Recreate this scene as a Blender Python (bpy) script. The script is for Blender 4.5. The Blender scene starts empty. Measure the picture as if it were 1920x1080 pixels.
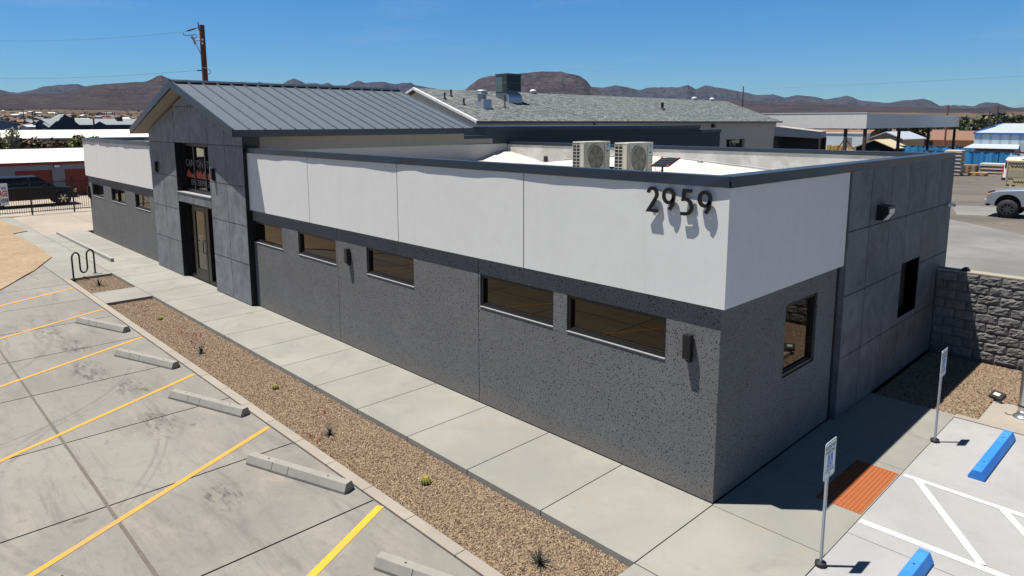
import bpy, bmesh, math, random
import numpy as np
from mathutils import Vector, Matrix, noise as mnoise
D = bpy.data; SC = bpy.context.scene
R = math.radians

# ------------------------------------------------------------------ camera
CAM = Vector((4.1367, -7.6144, 4.9)); YAW = -0.802723; PITCH = 0.150565; ROLL = -0.001383
F_PX, CY_PX = 1284.97, 425.14
cd = D.cameras.new("camera"); cam = D.objects.new("camera", cd); SC.collection.objects.link(cam)
fw = Vector((math.sin(YAW)*math.cos(PITCH), math.cos(YAW)*math.cos(PITCH), -math.sin(PITCH)))
rt0 = Vector((math.cos(YAW), -math.sin(YAW), 0)); up0 = rt0.cross(fw)
rt = rt0*math.cos(ROLL)+up0*math.sin(ROLL); up = -rt0*math.sin(ROLL)+up0*math.cos(ROLL)
cam.matrix_world = Matrix(((rt.x, up.x, -fw.x, CAM.x), (rt.y, up.y, -fw.y, CAM.y), (rt.z, up.z, -fw.z, CAM.z), (0, 0, 0, 1)))
cd.sensor_width = 36; cd.lens = F_PX/1920*36; cd.shift_y = -(540-CY_PX)/1920
cd.clip_start = .1; cd.clip_end = 30000
SC.camera = cam
def ray(u, v): return fw+rt*((u-960)/F_PX)-up*((v-CY_PX)/F_PX)      # only used to turn skyline bearings into terrain heights

# ------------------------------------------------------------------ sky, sun, exposure
SUN = Vector((.232, .222, -1.0))          # the way the light travels
elev = math.atan2(1, math.hypot(SUN.x, SUN.y)); azim = math.atan2(-SUN.x, -SUN.y)
SC.world = D.worlds.new("World"); SC.world.use_nodes = True
wn = SC.world.node_tree; wn.nodes.clear()
sky = wn.nodes.new("ShaderNodeTexSky"); sky.sky_type = 'NISHITA'; sky.sun_disc = False
sky.sun_elevation = elev; sky.sun_rotation = azim % (2*math.pi)
sky.altitude = 1000; sky.air_density = 1.1; sky.dust_density = 0.0; sky.ozone_density = 3.0
bg = wn.nodes.new("ShaderNodeBackground"); bg.inputs[1].default_value = 0.055
wo = wn.nodes.new("ShaderNodeOutputWorld")
tc = wn.nodes.new("ShaderNodeTexCoord"); sx_ = wn.nodes.new("ShaderNodeSeparateXYZ"); wn.links.new(tc.outputs["Generated"], sx_.inputs[0])
rp0 = wn.nodes.new("ShaderNodeValToRGB"); wn.links.new(sx_.outputs[2], rp0.inputs[0])       # deep desert blue, paler and cyan towards the horizon
rp0.color_ramp.elements[0].position = .0; rp0.color_ramp.elements[0].color = (.40, .66, .92, 1)
rp0.color_ramp.elements[1].position = .28; rp0.color_ramp.elements[1].color = (.24, .76, 1.24, 1)
for p_, c_ in ((.5, (.3, .5, .68, 1)), (.8, (.3, .4, .46, 1))): e_ = rp0.color_ramp.elements.new(p_); e_.color = c_
mxs = wn.nodes.new("ShaderNodeMix"); mxs.data_type = 'RGBA'; mxs.blend_type = 'MULTIPLY'; mxs.inputs[0].default_value = 1
cn_ = wn.nodes.new("ShaderNodeTexNoise"); cn_.inputs["Scale"].default_value = 3; cn_.inputs["Detail"].default_value = 7; cn_.inputs["Roughness"].default_value = .6
cm_ = wn.nodes.new("ShaderNodeMapping"); cm_.inputs["Scale"].default_value = (1, 1, 9); wn.links.new(tc.outputs["Generated"], cm_.inputs[0]); wn.links.new(cm_.outputs[0], cn_.inputs[0])
cr_ = wn.nodes.new("ShaderNodeMapRange"); cr_.inputs[1].default_value = .58; cr_.inputs[2].default_value = .8; cr_.inputs[4].default_value = .16; wn.links.new(cn_.outputs[0], cr_.inputs[0])
mxc = wn.nodes.new("ShaderNodeMix"); mxc.data_type = 'RGBA'; wn.links.new(cr_.outputs[0], mxc.inputs[0])
wn.links.new(sky.outputs[0], mxs.inputs[6]); wn.links.new(rp0.outputs[0], mxs.inputs[7]); wn.links.new(mxs.outputs[2], mxc.inputs[6]); mxc.inputs[7].default_value = (6, 6.6, 7.2, 1)
wn.links.new(mxc.outputs[2], bg.inputs[0]); wn.links.new(bg.outputs[0], wo.inputs[0])
sl = D.lights.new("sun", 'SUN'); sl.energy = 4.9; sl.angle = R(.5); sl.color = (1, .96, .9)
so = D.objects.new("sun", sl); SC.collection.objects.link(so)
so.rotation_euler = SUN.to_track_quat('-Z', 'Y').to_euler()
SC.view_settings.view_transform = 'Standard'; SC.view_settings.look = 'None'; SC.view_settings.gamma = 1
SC.view_settings.use_curve_mapping = False; SC.view_settings.exposure = 0.82

# ------------------------------------------------------------------ object helpers
def link(o, parent=None):
    SC.collection.objects.link(o)
    if parent is not None: o.parent = parent
    return o
def tag(o, label=None, cat=None, group=None, kind=None):
    if label: o["label"] = label
    if cat: o["category"] = cat
    if group: o["group"] = group
    if kind: o["kind"] = kind
    return o
def thing(name, label, cat, loc=(0, 0, 0), rz=0, group=None):
    o = D.objects.new(name, None); o.empty_display_size = .2; o.location = loc; o.rotation_euler = (0, 0, rz)
    return tag(link(o), label, cat, group)
def copy_tree(o, parent=None):
    c = o.copy(); SC.collection.objects.link(c)
    if parent is not None: c.parent = parent
    for ch in list(o.children): copy_tree(ch, c)
    return c

class MB:
    def __init__(s): s.v = []; s.f = []; s.m = []; s.t = []; s.sm = []
    def face(s, pts, m=0, t=0., smooth=False):
        n = len(s.v); s.v += [tuple(p) for p in pts]; s.f.append(tuple(range(n, n+len(pts)))); s.m.append(m); s.t.append(t); s.sm.append(smooth)
    def add(s, vs, fs, m=0, t=0., smooth=False):
        n = len(s.v); s.v += [tuple(p) for p in vs]
        for f in fs: s.f.append(tuple(n+i for i in f)); s.m.append(m); s.t.append(t); s.sm.append(smooth)
        return s
    def box(s, x0, x1, y0, y1, z0, z1, m=0, t=0.):
        v = [(x0, y0, z0), (x1, y0, z0), (x1, y1, z0), (x0, y1, z0), (x0, y0, z1), (x1, y0, z1), (x1, y1, z1), (x0, y1, z1)]
        return s.add(v, [(0, 3, 2, 1), (4, 5, 6, 7), (0, 1, 5, 4), (1, 2, 6, 5), (2, 3, 7, 6), (3, 0, 4, 7)], m, t)
    def obox(s, c, ax, hs, m=0):        # oriented box: centre, 3 axes, half sizes
        c = Vector(c); ax = [Vector(a).normalized()*h for a, h in zip(ax, hs)]
        v = [c+ax[0]*i+ax[1]*j+ax[2]*k for k in (-1, 1) for i, j in ((-1, -1), (1, -1), (1, 1), (-1, 1))]
        return s.add(v, [(0, 3, 2, 1), (4, 5, 6, 7), (0, 1, 5, 4), (1, 2, 6, 5), (2, 3, 7, 6), (3, 0, 4, 7)], m)
    def bar(s, a, b, w, h, m=0, upv=(0, 0, 1)):
        a = Vector(a); b = Vector(b); d = (b-a); L = d.length; d.normalize(); sd = d.cross(Vector(upv))
        if sd.length < 1e-4: sd = Vector((1, 0, 0))
        sd.normalize(); u2 = sd.cross(d)
        return s.obox((a+b)/2, (d, sd, u2), (L/2, w/2, h/2), m)
    def prism(s, poly, axis, a0, a1, m=0, t=0.):   # poly of 2D points extruded along an axis
        def P(p, a): return {'x': (a, p[0], p[1]), 'y': (p[0], a, p[1]), 'z': (p[0], p[1], a)}[axis]
        n = len(poly); v = [P(p, a0) for p in poly]+[P(p, a1) for p in poly]
        f = [tuple(range(n))[::-1], tuple(range(n, 2*n))]+[(i, (i+1) % n, n+(i+1) % n, n+i) for i in range(n)]
        return s.add(v, f, m, t)
    def tube(s, pts, r, n=8, m=0, cap=True, smooth=True):
        pts = [Vector(p) for p in pts]; rr = r if isinstance(r, (list, tuple)) else [r]*len(pts)
        rings = []; pu = None
        for i, p in enumerate(pts):
            d = (pts[min(i+1, len(pts)-1)]-pts[max(i-1, 0)]).normalized()
            a = pu if pu is not None else (Vector((0, 0, 1)) if abs(d.z) < .9 else Vector((1, 0, 0)))
            u1 = (a-d*a.dot(d)); u1 = u1.normalized() if u1.length > 1e-5 else d.orthogonal().normalized()
            pu = u1; u2 = d.cross(u1)
            rings.append([p+(u1*math.cos(2*math.pi*k/n)+u2*math.sin(2*math.pi*k/n))*rr[i] for k in range(n)])
        v = [q for g in rings for q in g]
        f = [(i*n+k, i*n+(k+1) % n, (i+1)*n+(k+1) % n, (i+1)*n+k) for i in range(len(pts)-1) for k in range(n)]
        s.add(v, f, m, smooth=smooth)
        if cap: s.face(rings[0][::-1], m); s.face(rings[-1], m)
        return s
    def lathe(s, prof, n=24, m=0, c=(0, 0, 0), smooth=True):
        v = [(c[0]+r*math.cos(2*math.pi*k/n), c[1]+r*math.sin(2*math.pi*k/n), c[2]+z) for r, z in prof for k in range(n)]
        f = [(i*n+k, i*n+(k+1) % n, (i+1)*n+(k+1) % n, (i+1)*n+k) for i in range(len(prof)-1) for k in range(n)]
        return s.add(v, f, m, smooth=smooth)
    def build(s, name, mats, parent=None, fix=True, bevel=0, merge=False):
        me = D.meshes.new(name); me.from_pydata([tuple(p) for p in s.v], [], s.f)
        mats = mats if isinstance(mats, (list, tuple)) else [mats]
        for k in mats: me.materials.append(k)
        me.polygons.foreach_set("material_index", s.m); me.polygons.foreach_set("use_smooth", s.sm)
        at = me.attributes.new("tint", 'FLOAT', 'FACE'); at.data.foreach_set("value", s.t)
        if fix or merge:
            bm = bmesh.new(); bm.from_mesh(me)
            if merge: bmesh.ops.remove_doubles(bm, verts=bm.verts, dist=1e-4)
            if fix: bmesh.ops.recalc_face_normals(bm, faces=bm.faces)
            bm.to_mesh(me); bm.free()
        me.update()
        o = D.objects.new(name, me); link(o, parent)
        if bevel:
            b = o.modifiers.new("bevel", 'BEVEL'); b.width = bevel; b.segments = 2; b.limit_method = 'ANGLE'; b.angle_limit = R(40)
        return o

# ------------------------------------------------------------------ material helpers
class NT:
    def __init__(s, name):
        s.mat = D.materials.new(name); s.mat.use_nodes = True; s.t = s.mat.node_tree; s.t.nodes.clear()
        s.out = s.n("OutputMaterial"); s.b = s.n("BsdfPrincipled"); s.t.links.new(s.b.outputs[0], s.out.inputs[0])
        s.co = s.n("TexCoord").outputs["Object"]
    def n(s, k): return s.t.nodes.new("ShaderNode"+k)
    def set(s, inp, v):
        if isinstance(v, bpy.types.NodeSocket): s.t.links.new(v, inp)
        elif isinstance(v, (tuple, list)) and len(v) == 3 and inp.type == 'RGBA': inp.default_value = (*v, 1)
        else: inp.default_value = v
    def math(s, op, a, b=0., c=None, clamp=False):
        n = s.n("Math"); n.operation = op; n.use_clamp = clamp; s.set(n.inputs[0], a); s.set(n.inputs[1], b)
        if c is not None: s.set(n.inputs[2], c)
        return n.outputs[0]
    def map(s, scale=(1, 1, 1), rot=(0, 0, 0), loc=(0, 0, 0), src=None):
        n = s.n("Mapping"); s.set(n.inputs[0], src or s.co); n.inputs["Scale"].default_value = scale; n.inputs["Rotation"].default_value = rot; n.inputs["Location"].default_value = loc
        return n.outputs[0]
    def noise(s, scale, det=4, rough=.55, vec=None, dist=0):
        n = s.n("TexNoise"); s.set(n.inputs["Vector"], vec or s.co); n.inputs["Scale"].default_value = scale
        n.inputs["Detail"].default_value = det; n.inputs["Roughness"].default_value = rough; n.inputs["Distortion"].default_value = dist
        return n.outputs["Fac"]
    def voro(s, scale, vec=None, feature='F1', rnd=1):
        n = s.n("TexVoronoi"); n.feature = feature; s.set(n.inputs["Vector"], vec or s.co); n.inputs["Scale"].default_value = scale; n.inputs["Randomness"].default_value = rnd
        return n
    def ramp(s, fac, stops, interp='LINEAR'):
        n = s.n("ValToRGB"); n.color_ramp.interpolation = interp; s.set(n.inputs[0], fac)
        el = n.color_ramp.elements
        while len(el) < len(stops): el.new(.5)
        for e, (p, c) in zip(el, stops):
            e.position = p; e.color = (*c, 1) if isinstance(c, (tuple, list)) else (c, c, c, 1)
        return n.outputs[0]
    def mix(s, fac, a, b, mode='MIX'):
        n = s.n("Mix"); n.data_type = 'RGBA'; n.blend_type = mode; s.set(n.inputs[0], fac); s.set(n.inputs[6], a); s.set(n.inputs[7], b)
        return n.outputs[2]
    def lerp(s, v, lo, hi):
        n = s.n("MapRange"); s.set(n.inputs[0], v); n.inputs[3].default_value = lo; n.inputs[4].default_value = hi; return n.outputs[0]
    def smooth(s, v, a, b, lo=0., hi=1.):
        n = s.n("MapRange"); n.interpolation_type = 'SMOOTHSTEP'; s.set(n.inputs[0], v); n.inputs[1].default_value = a; n.inputs[2].default_value = b
        n.inputs[3].default_value = lo; n.inputs[4].default_value = hi; return n.outputs[0]
    def attr(s, name="tint"):
        n = s.n("Attribute"); n.attribute_name = name; return n.outputs["Fac"]
    def xyz(s, src=None):
        n = s.n("SeparateXYZ"); s.set(n.inputs[0], src or s.co); return n.outputs
    def bump(s, h, strength=.3, dist=.01):
        n = s.n("Bump"); s.set(n.inputs["Height"], h); n.inputs["Strength"].default_value = strength; n.inputs["Distance"].default_value = dist
        s.t.links.new(n.outputs[0], s.b.inputs["Normal"]); return s
    def fin(s, col, rough=.8, metal=0., spec=None, **kw):
        s.set(s.b.inputs["Base Color"], col); s.set(s.b.inputs["Roughness"], rough); s.set(s.b.inputs["Metallic"], metal)
        if spec is not None: s.set(s.b.inputs["Specular IOR Level"], spec)
        for k, v in kw.items(): s.set(s.b.inputs[k.replace('_', ' ')], v)
        return s.mat
def plain(name, col, rough=.6, metal=0., var=.12, scale=3., spec=None, bump=0, bscale=60):
    t = NT(name); a = t.noise(scale, 5, .6); c = t.mix(t.lerp(a, 0, 1), tuple(x*(1-var) for x in col), tuple(min(1, x*(1+var)) for x in col))
    if bump: t.bump(t.noise(bscale, 3), bump, .004)
    return t.fin(c, rough, metal, spec)

# ---- materials
M = {}
def terrazzo():
    t = NT("terrazzo_render"); base = t.mix(t.noise(1.1, 6, .62, dist=.8), (.115, .114, .111), (.205, .202, .194))
    base = t.mix(t.smooth(t.noise(55, 3, .75), .38, .62, 0, .55), base, (.055, .056, .058))
    base = t.mix(t.smooth(t.noise(48, 3, .7, t.map(loc=(5, 3, 1))), .58, .68, 0, .6), base, (.30, .295, .28))
    def pits(sc_, lo, r, loc):
        v = t.voro(sc_, t.map(loc=loc, src=None)); w = t.math('ADD', v.outputs["Distance"], t.math('MULTIPLY', t.math('SUBTRACT', t.noise(sc_*3, 2, .6), .5), .25))
        return t.math('LESS_THAN', w, t.ramp(v.outputs["Color"], [(lo, .0), (1., r)]))
    p = t.math('MAXIMUM', pits(44, .2, .42, (0, 0, 0)), pits(25, .45, .30, (3, 7, 2)))
    col = t.mix(p, base, (.012, .012, .013))
    x, y, z = t.xyz()                                   # dust splashed up from the paving, ragged upper edge
    d = t.smooth(t.math('ADD', z, t.math('MULTIPLY', t.noise(2.2, 5, .7), -.5)), -.25, .12, 1, 0)
    col = t.mix(t.math('MULTIPLY', d, .35), col, (.2, .17, .14))
    t.bump(t.math('SUBTRACT', t.noise(60, 4, .7), p), .6, .008)
    return t.fin(col, .8, 0, .3)
M['terrazzo'] = terrazzo()
def stucco(name, c, v=.06):
    t = NT(name); a = t.noise(.9, 6, .62); b = t.noise(5, 5, .6, dist=.6); st = t.noise(1, 6, .65, t.map((5, 5, .45)))
    col = t.mix(a, tuple(x*(1-v) for x in c), tuple(x*(1+v) for x in c)); col = t.mix(t.smooth(b, .35, .75, 0, .4), col, tuple(x*(1-1.8*v) for x in c)); col = t.mix(t.smooth(st, .55, .8, 0, .5), col, tuple(x*(1-2.6*v) for x in c))
    t.bump(t.math('ADD', t.noise(140, 3), t.math('MULTIPLY', t.noise(6, 3), 1.5)), .14, .006); return t.fin(col, .85)
M['band'] = stucco("light_stucco", (0.6173, 0.6122, 0.5787), .045)
M['cream'] = stucco("cream_stucco", (.56, .5, .4))
M['offwhite'] = stucco("offwhite_stucco", (.42, .40, .365))
M['greystucco'] = stucco("grey_tan_stucco", (.22, .21, .19))
M['greystucco2'] = stucco('warm_grey_stucco', (.3, .29, .27))
M['charcoal_wall'] = stucco("charcoal_stucco", (.03, .036, .042))
M['tan'] = stucco("tan_stucco", (.3, .25, .18))
M['bluegrey'] = stucco("blue_grey_stucco", (.12, .14, .17))
M['navy'] = stucco("slate_blue_siding", (.035, .05, .075))
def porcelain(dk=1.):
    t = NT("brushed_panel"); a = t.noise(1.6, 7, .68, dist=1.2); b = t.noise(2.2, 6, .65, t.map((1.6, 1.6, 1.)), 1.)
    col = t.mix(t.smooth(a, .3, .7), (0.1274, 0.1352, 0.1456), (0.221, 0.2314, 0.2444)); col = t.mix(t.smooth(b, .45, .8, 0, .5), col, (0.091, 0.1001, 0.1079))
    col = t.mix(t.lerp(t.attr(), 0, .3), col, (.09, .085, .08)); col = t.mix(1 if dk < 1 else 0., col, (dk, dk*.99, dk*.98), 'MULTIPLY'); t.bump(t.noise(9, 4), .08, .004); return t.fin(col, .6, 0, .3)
M['panel'] = porcelain(); M['panel_shaded'] = porcelain(.72)  # second one is the same panel, darkened for the shaded side
M['coping'] = plain("charcoal_coping", (.026, .034, .046), .36, .25, .06)
M['roofmetal'] = plain("slate_standing_seam", (0.1288, 0.1512, 0.1736), .42, .35, .07, 1.5)
M['soffit'] = plain("soffit", (.22, .205, .185), .8)
M['black'] = plain("black_metal", (.012, .012, .013), .4, .3)
M['matteblack'] = plain("matt_black", (.010, .010, .011), .7)
M['digit'] = plain("black_numeral", (.008, .008, .009), .35, .2)
M['sill'] = plain("pale_sill", (.27, .27, .265), .6)
def membrane():
    t = NT("roof_membrane"); a = t.noise(1.2, 6, .6); col = t.mix(t.smooth(a, .35, .7), (.40, .385, .35), (.56, .545, .51))
    col = t.mix(t.smooth(t.noise(1.9, 7, .7, dist=1.), .5, .66, 0, .55), col, (.34, .32, .29))
    t.bump(t.noise(3, 5), .3, .03); return t.fin(col, .8)
M['membrane'] = membrane()
def glass(name, c, tint=(1, .8, .55)):
    t = NT(name); t.b.inputs["IOR"].default_value = 1.55; t.b.inputs["Specular Tint"].default_value = (*tint, 1)
    return t.fin(c, .02, 0, .5)
M['glass'] = glass("bronze_glass", (.006, .0045, .003))
M['carglass'] = glass("dark_car_glass", (.008, .009, .012), (.5, .5, .5))
def concrete(name, c, stain, c2=None, sx=1., streak=None, tin=.10):
    t = NT(name); c2 = c2 or tuple(x*.86 for x in c)
    a = t.noise(.55*sx, 7, .62, dist=.5); b = t.noise(2.3*sx, 6, .6)
    col = t.mix(t.smooth(a, .32, .68), c2, c); col = t.mix(t.smooth(b, .5, .78, 0, .5), col, stain)
    g = t.noise(45, 4, .7); col = t.mix(t.smooth(g, .3, .75, 0, .16), col, tuple(x*.6 for x in c))
    col = t.mix(t.math('MULTIPLY', t.attr(), tin*2), col, tuple(x*.62 for x in c))
    h = t.math('ADD', t.noise(120, 3), t.noise(12, 3))
    return t, col, h
t, col, h = concrete("sidewalk_concrete", (0.2484, 0.2412, 0.2088), (0.2592, 0.216, 0.1548), (0.198, 0.1944, 0.1728), tin=.14)
col = t.mix(t.smooth(t.noise(1.1, 7, .7, t.map(loc=(4, 2, 0)), .8), .52, .7, 0, .5), col, (0.1512, 0.1476, 0.1368)); t.bump(h, .12, .004); M['walk'] = t.fin(col, .85)
t, col, h = concrete("kerb_concrete", (0.2736, 0.2412, 0.198), (0.1944, 0.1692, 0.144)); t.bump(h, .2, .006); M['kerb'] = t.fin(col, .88)
t, col, h = concrete("pale_new_concrete", (0.3032, 0.298, 0.2912), (0.2443, 0.2304, 0.2144), (0.26, 0.2583, 0.2547), 1.3)
col = t.mix(t.smooth(t.noise(1.8, 8, .75, dist=.7), .5, .7, 0, .6), col, (0.225, 0.225, 0.2325)); t.bump(h, .12, .004); M['paleconc'] = t.fin(col, .85)
t, col, h = concrete("block_concrete", (0.248, 0.236, 0.208), (0.16, 0.148, 0.136), sx=3); t.bump(h, .35, .008); M['stop'] = t.fin(col, .9)
def lot():
    t, col, h = concrete("parking_concrete", (0.2073, 0.1947, 0.1672), (0.1601, 0.147, 0.1309), (0.1565, 0.147, 0.1294), .8)
    # long brushed stains that follow the direction of travel into the stalls
    m = t.map((0.3745, 2.81, 1.069), (0, 0, R(60))); s1 = t.noise(1.1, 8, .72, m, .8); col = t.mix(t.smooth(s1, .48, .7, 0, .6), col, (0.09822, 0.09187, 0.08579))
    s2 = t.noise(.9, 7, .7, t.map((0.535, 1.73, 1.069), (0, 0, R(48)), (7.49, 3.243, 0)), .6); col = t.mix(t.smooth(s2, .5, .72, 0, .55), col, (0.2619, 0.2242, 0.1781))
    col = t.mix(t.smooth(t.noise(.35, 4, .6, t.map(loc=(3.209, 9.728, 0))), .45, .7, 0, .5), col, (0.171, 0.1618, 0.1454))
    x, y, z = t.xyz(t.n("NewGeometry").outputs["Position"])
    brk = t.smooth(t.noise(3.0, 5, .7), .3, .6)
    def arc(cx, cy, r, w, a0, a1, k=.5):       # tyre scuffs: broken rings round a turning centre
        dx = t.math('SUBTRACT', x, cx); dy = t.math('SUBTRACT', y, cy)
        d = t.math('SQRT', t.math('ADD', t.math('MULTIPLY', dx, dx), t.math('MULTIPLY', dy, dy)))
        ring = t.smooth(t.math('ABSOLUTE', t.math('SUBTRACT', d, r)), w*.35, w, 1, 0)
        an = t.math('ARCTAN2', dy, dx)
        g = t.math('MULTIPLY', t.smooth(an, a0, a0+.25), t.smooth(an, a1-.25, a1, 1, 0))
        return t.math('MULTIPLY', t.math('MULTIPLY', ring, g), t.math('MULTIPLY', brk, k))
    for a in ((-12.2, -7.6, 3.9, .05, -.9, 1.35, .5), (-12.2, -7.6, 4.03, .03, -.9, 1.35, .35), (-8.6, -9.2, 4.9, .035, .5, 1.75, .4), (-8.6, -9.2, 5.02, .03, .5, 1.75, .35),
              (-3.2, -10.2, 5.6, .05, .9, 2.3, .35), (-15, -9, 4.4, .07, .1, 1.6, .45), (-6, -3.2, 3.6, .06, -2.6, -.6, .5), (-6, -3.2, 3.75, .06, -2.6, -.6, .35)):
        col = t.mix(arc(*a), col, (.10, .095, .09))
    for cx, cy, rx in ((-7.6, -4.35, .9), (-11.2, -4.6, 1.0), (-9.6, -4.2, .8), (-4.6, -4.5, .5), (-14.6, -4.6, .9), (-13.2, -4.4, .8)):  # tyre scuffs where cars stop
        dx = t.math('DIVIDE', t.math('SUBTRACT', x, cx), rx); dy = t.math('DIVIDE', t.math('SUBTRACT', y, cy), .38)
        d = t.math('ADD', t.math('MULTIPLY', dx, dx), t.math('MULTIPLY', dy, dy))
        col = t.mix(t.math('MULTIPLY', t.smooth(d, .1, 1, 1, 0), t.smooth(t.noise(3.2, 7, .75, t.map((1, 3, 1), (0, 0, R(62))), .5), .45, .62, 0, .9)), col, (.06, .056, .055))
    g1 = t.noise(7, 8, .8, dist=.4); col = t.mix(t.smooth(g1, .5, .7, 0, .42), col, (.095, .088, .08)); g2 = t.noise(11, 8, .8, t.map(loc=(9, 4, 2))); col = t.mix(t.smooth(g2, .58, .74, 0, .5), col, (.29, .25, .2))
    oil = t.noise(1.7, 3, .5, t.map(loc=(2, 6, 1))); col = t.mix(t.smooth(oil, .70, .74, 0, .5), col, (.06, .055, .05))
    cz = t.voro(.33, feature='DISTANCE_TO_EDGE', vec=t.map((1, 1, 1), loc=(1.3, .4, 0))); col = t.mix(t.math('MULTIPLY', t.math('LESS_THAN', cz.outputs['Distance'], .0035), t.smooth(t.noise(.5, 2), .56, .6, 0, .0)), col, (.07, .06, .055))
    v = t.voro(1.1); col = t.mix(t.math('LESS_THAN', v.outputs["Distance"], t.ramp(v.outputs["Color"], [(.6, 0.), (1., .035)])), col, (.04, .035, .03))
    t.bump(h, .15, .004); return t.fin(col, .85)
M['lot'] = lot()
M['joint'] = plain("joint_filler", (.022, .02, .018), .9)
M['bead'] = plain("joint_bead", (.10, .085, .07), .9, 0, .35, 14)
def paint(name, c, under, wear=.62):
    t = NT(name); w = t.smooth(t.noise(22, 7, .8), wear-.04, wear+.05, 0, .8); w2 = t.smooth(t.noise(2.2, 4, .6), .42, .7, 0, .6)
    return t.fin(t.mix(t.math('MAXIMUM', w, w2), c, under), .7)
M['yellow'] = paint("yellow_paint", (0.51, 0.2468, 0.02295), (0.306, 0.187, 0.08415), .57)
M['yellow2'] = paint("fresh_yellow_paint", (0.595, 0.307, 0.0153), (0.442, 0.2412, 0.0459), .64)
M['white'] = paint("white_paint", (0.5808, 0.5808, 0.5808), (0.396, 0.396, 0.3872), .60)
def dirt():
    t = NT("dirt"); a = t.noise(0.54, 7.84, 0.754); b = t.noise(6.48, 6.72, 0.812); col = t.mix(t.smooth(a, .35, .7), (0.2527, 0.1835, 0.1176), (0.3117, 0.2402, 0.1629))
    col = t.mix(t.smooth(b, .45, .65, 0, .7), col, (0.1836, 0.1288, 0.0812)); col = t.mix(t.smooth(t.noise(64.8, 3.36, 0.812), .5, .8, 0, .4), col, (0.378, 0.3293, 0.2598))
    t.bump(t.math('ADD', t.noise(25, 5), t.noise(2.5, 4)), .6, .04); return t.fin(col, .95, 0, .1)
M['dirt'] = dirt()
def ground():
    t = NT("desert_ground"); a = t.noise(0.0216, 5.76, 0.468); col = t.mix(t.smooth(a, .35, .7), (0.0918, 0.0621, 0.0432), (0.1404, 0.1026, 0.0675))
    b = t.noise(0.1152, 5.76, 0.576); col = t.mix(t.smooth(b, .52, .62, 0, .75), col, (0.0504, 0.0432, 0.0252))
    c2 = t.noise(0.00648, 4.32, 0.504); col = t.mix(t.smooth(c2, .42, .6, 0, .8), col, (0.072, 0.04752, 0.036)); return t.fin(col, .95, 0, .05)
M['ground'] = ground()
def asphalt():
    t = NT("worn_asphalt"); a = t.noise(.22, 7, .6); col = t.mix(t.smooth(a, .35, .65), (0.0884, 0.0782, 0.068), (0.1224, 0.1088, 0.0952))
    s = t.noise(.3, 6, .65, t.map((.25, 1.6, 1), (0, 0, R(-35)))); col = t.mix(t.smooth(s, .54, .66, 0, .6), col, (.08, .074, .07))
    s = t.noise(.5, 6, .65, t.map((1, .5, 1))); col = t.mix(t.smooth(s, .6, .72, 0, .6), col, (0.21, 0.182, 0.154))
    t.bump(t.noise(40, 4), .2, .01); return t.fin(col, .9, 0, .2)
M['asphalt'] = asphalt()
t, col, h = concrete("yard_concrete", (0.18, 0.1762, 0.165), (0.1125, 0.105, 0.0975), (0.1237, 0.12, 0.1125), .5)
col = t.mix(t.smooth(t.noise(.6, 7, .7, t.map((.4, 2, 1), (0, 0, R(-30)))), .5, .7, 0, .6), col, (.15, .14, .13)); M['yardconc'] = t.fin(col, .9)
t, col, h = concrete("service_drive_concrete", (0.315, 0.2662, 0.2063), (0.225, 0.1875, 0.15), (0.255, 0.2175, 0.1762), .5); M['drive'] = t.fin(col, .9)
def pebble():
    t = NT("pebble"); r = t.n("ObjectInfo").outputs["Random"]
    col = t.ramp(r, [(0, (0.0758, 0.04646, 0.02731)), (.25, (0.1705, 0.1115, 0.06675)), (.5, (0.2527, 0.1796, 0.1092)), (.75, (0.2021, 0.1332, 0.08495)), (.92, (0.3158, 0.2478, 0.1699)), (1, (0.1263, 0.09288, 0.07282))])
    t.bump(t.noise(60, 3), .3, .004); return t.fin(col, .85)
M['pebble'] = pebble()
def shingle():
    t = NT("grey_shingle"); x, y, z = t.xyz()
    c = t.n("CombineXYZ"); t.set(c.inputs[0], y); t.set(c.inputs[1], t.math('MULTIPLY', x, 1.05)); br = t.n("TexBrick"); t.set(br.inputs[0], c.outputs[0])
    br.inputs["Scale"].default_value = 1; br.inputs["Brick Width"].default_value = .34; br.inputs["Row Height"].default_value = .15; br.inputs["Mortar Size"].default_value = .014
    br.inputs["Color1"].default_value = (.055, .065, .065, 1); br.inputs["Color2"].default_value = (.185, .2, .196, 1); br.inputs["Mortar"].default_value = (.04, .043, .043, 1); br.inputs["Bias"].default_value = .0
    col = t.mix(t.noise(9, 3, .7), br.outputs[0], (.2, .215, .21), 'MIX')
    n = t.noise(5, 4, .7); col = t.mix(t.smooth(n, .4, .7, 0, .45), br.outputs[0], (0.132, 0.141, 0.138)); return t.fin(col, .9, 0, .15)
M['shingle'] = shingle()
M['shingle2'] = plain("weathered_shingle", (.17, .19, .2), .9, 0, .35, 2.5)
M['galv'] = plain("galvanised_steel", (.42, .45, .48), .42, .6, .12)
M['acgreen'] = plain("grey_green_enamel", (.10, .135, .135), .5, .1)
M['acdark'] = plain("dark_coil", (.02, .02, .022), .6)
M['beige'] = plain("beige_enamel", (.42, .40, .33), .5)
M['beigedark'] = plain("fan_guard_dark", (.07, .06, .05), .5)
M['logo'] = plain("cyan_badge", (.03, .42, .7), .5)
M['wood'] = plain("treated_pole_wood", (.13, .05, .03), .85, 0, .35, 5)
M['poledark'] = plain("weathered_pole_wood", (.06, .04, .03), .9)
M['wire'] = plain("wire", (.05, .05, .06), .6)
M['whitepaint'] = plain("white_paint_smooth", (.6, .6, .59), .5)
M['roofwhite'] = plain("white_roof_coating", (.6, .575, .51), .8, 0, .05, .6)
M['redfascia'] = plain("dark_red_metal", (.17, .012, .010), .55)
M['reddoor'] = plain("dark_red_roller_door", (.15, .012, .011), .6)
M['storagewall'] = plain("grey_block_wall", (.16, .175, .2), .85)
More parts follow.
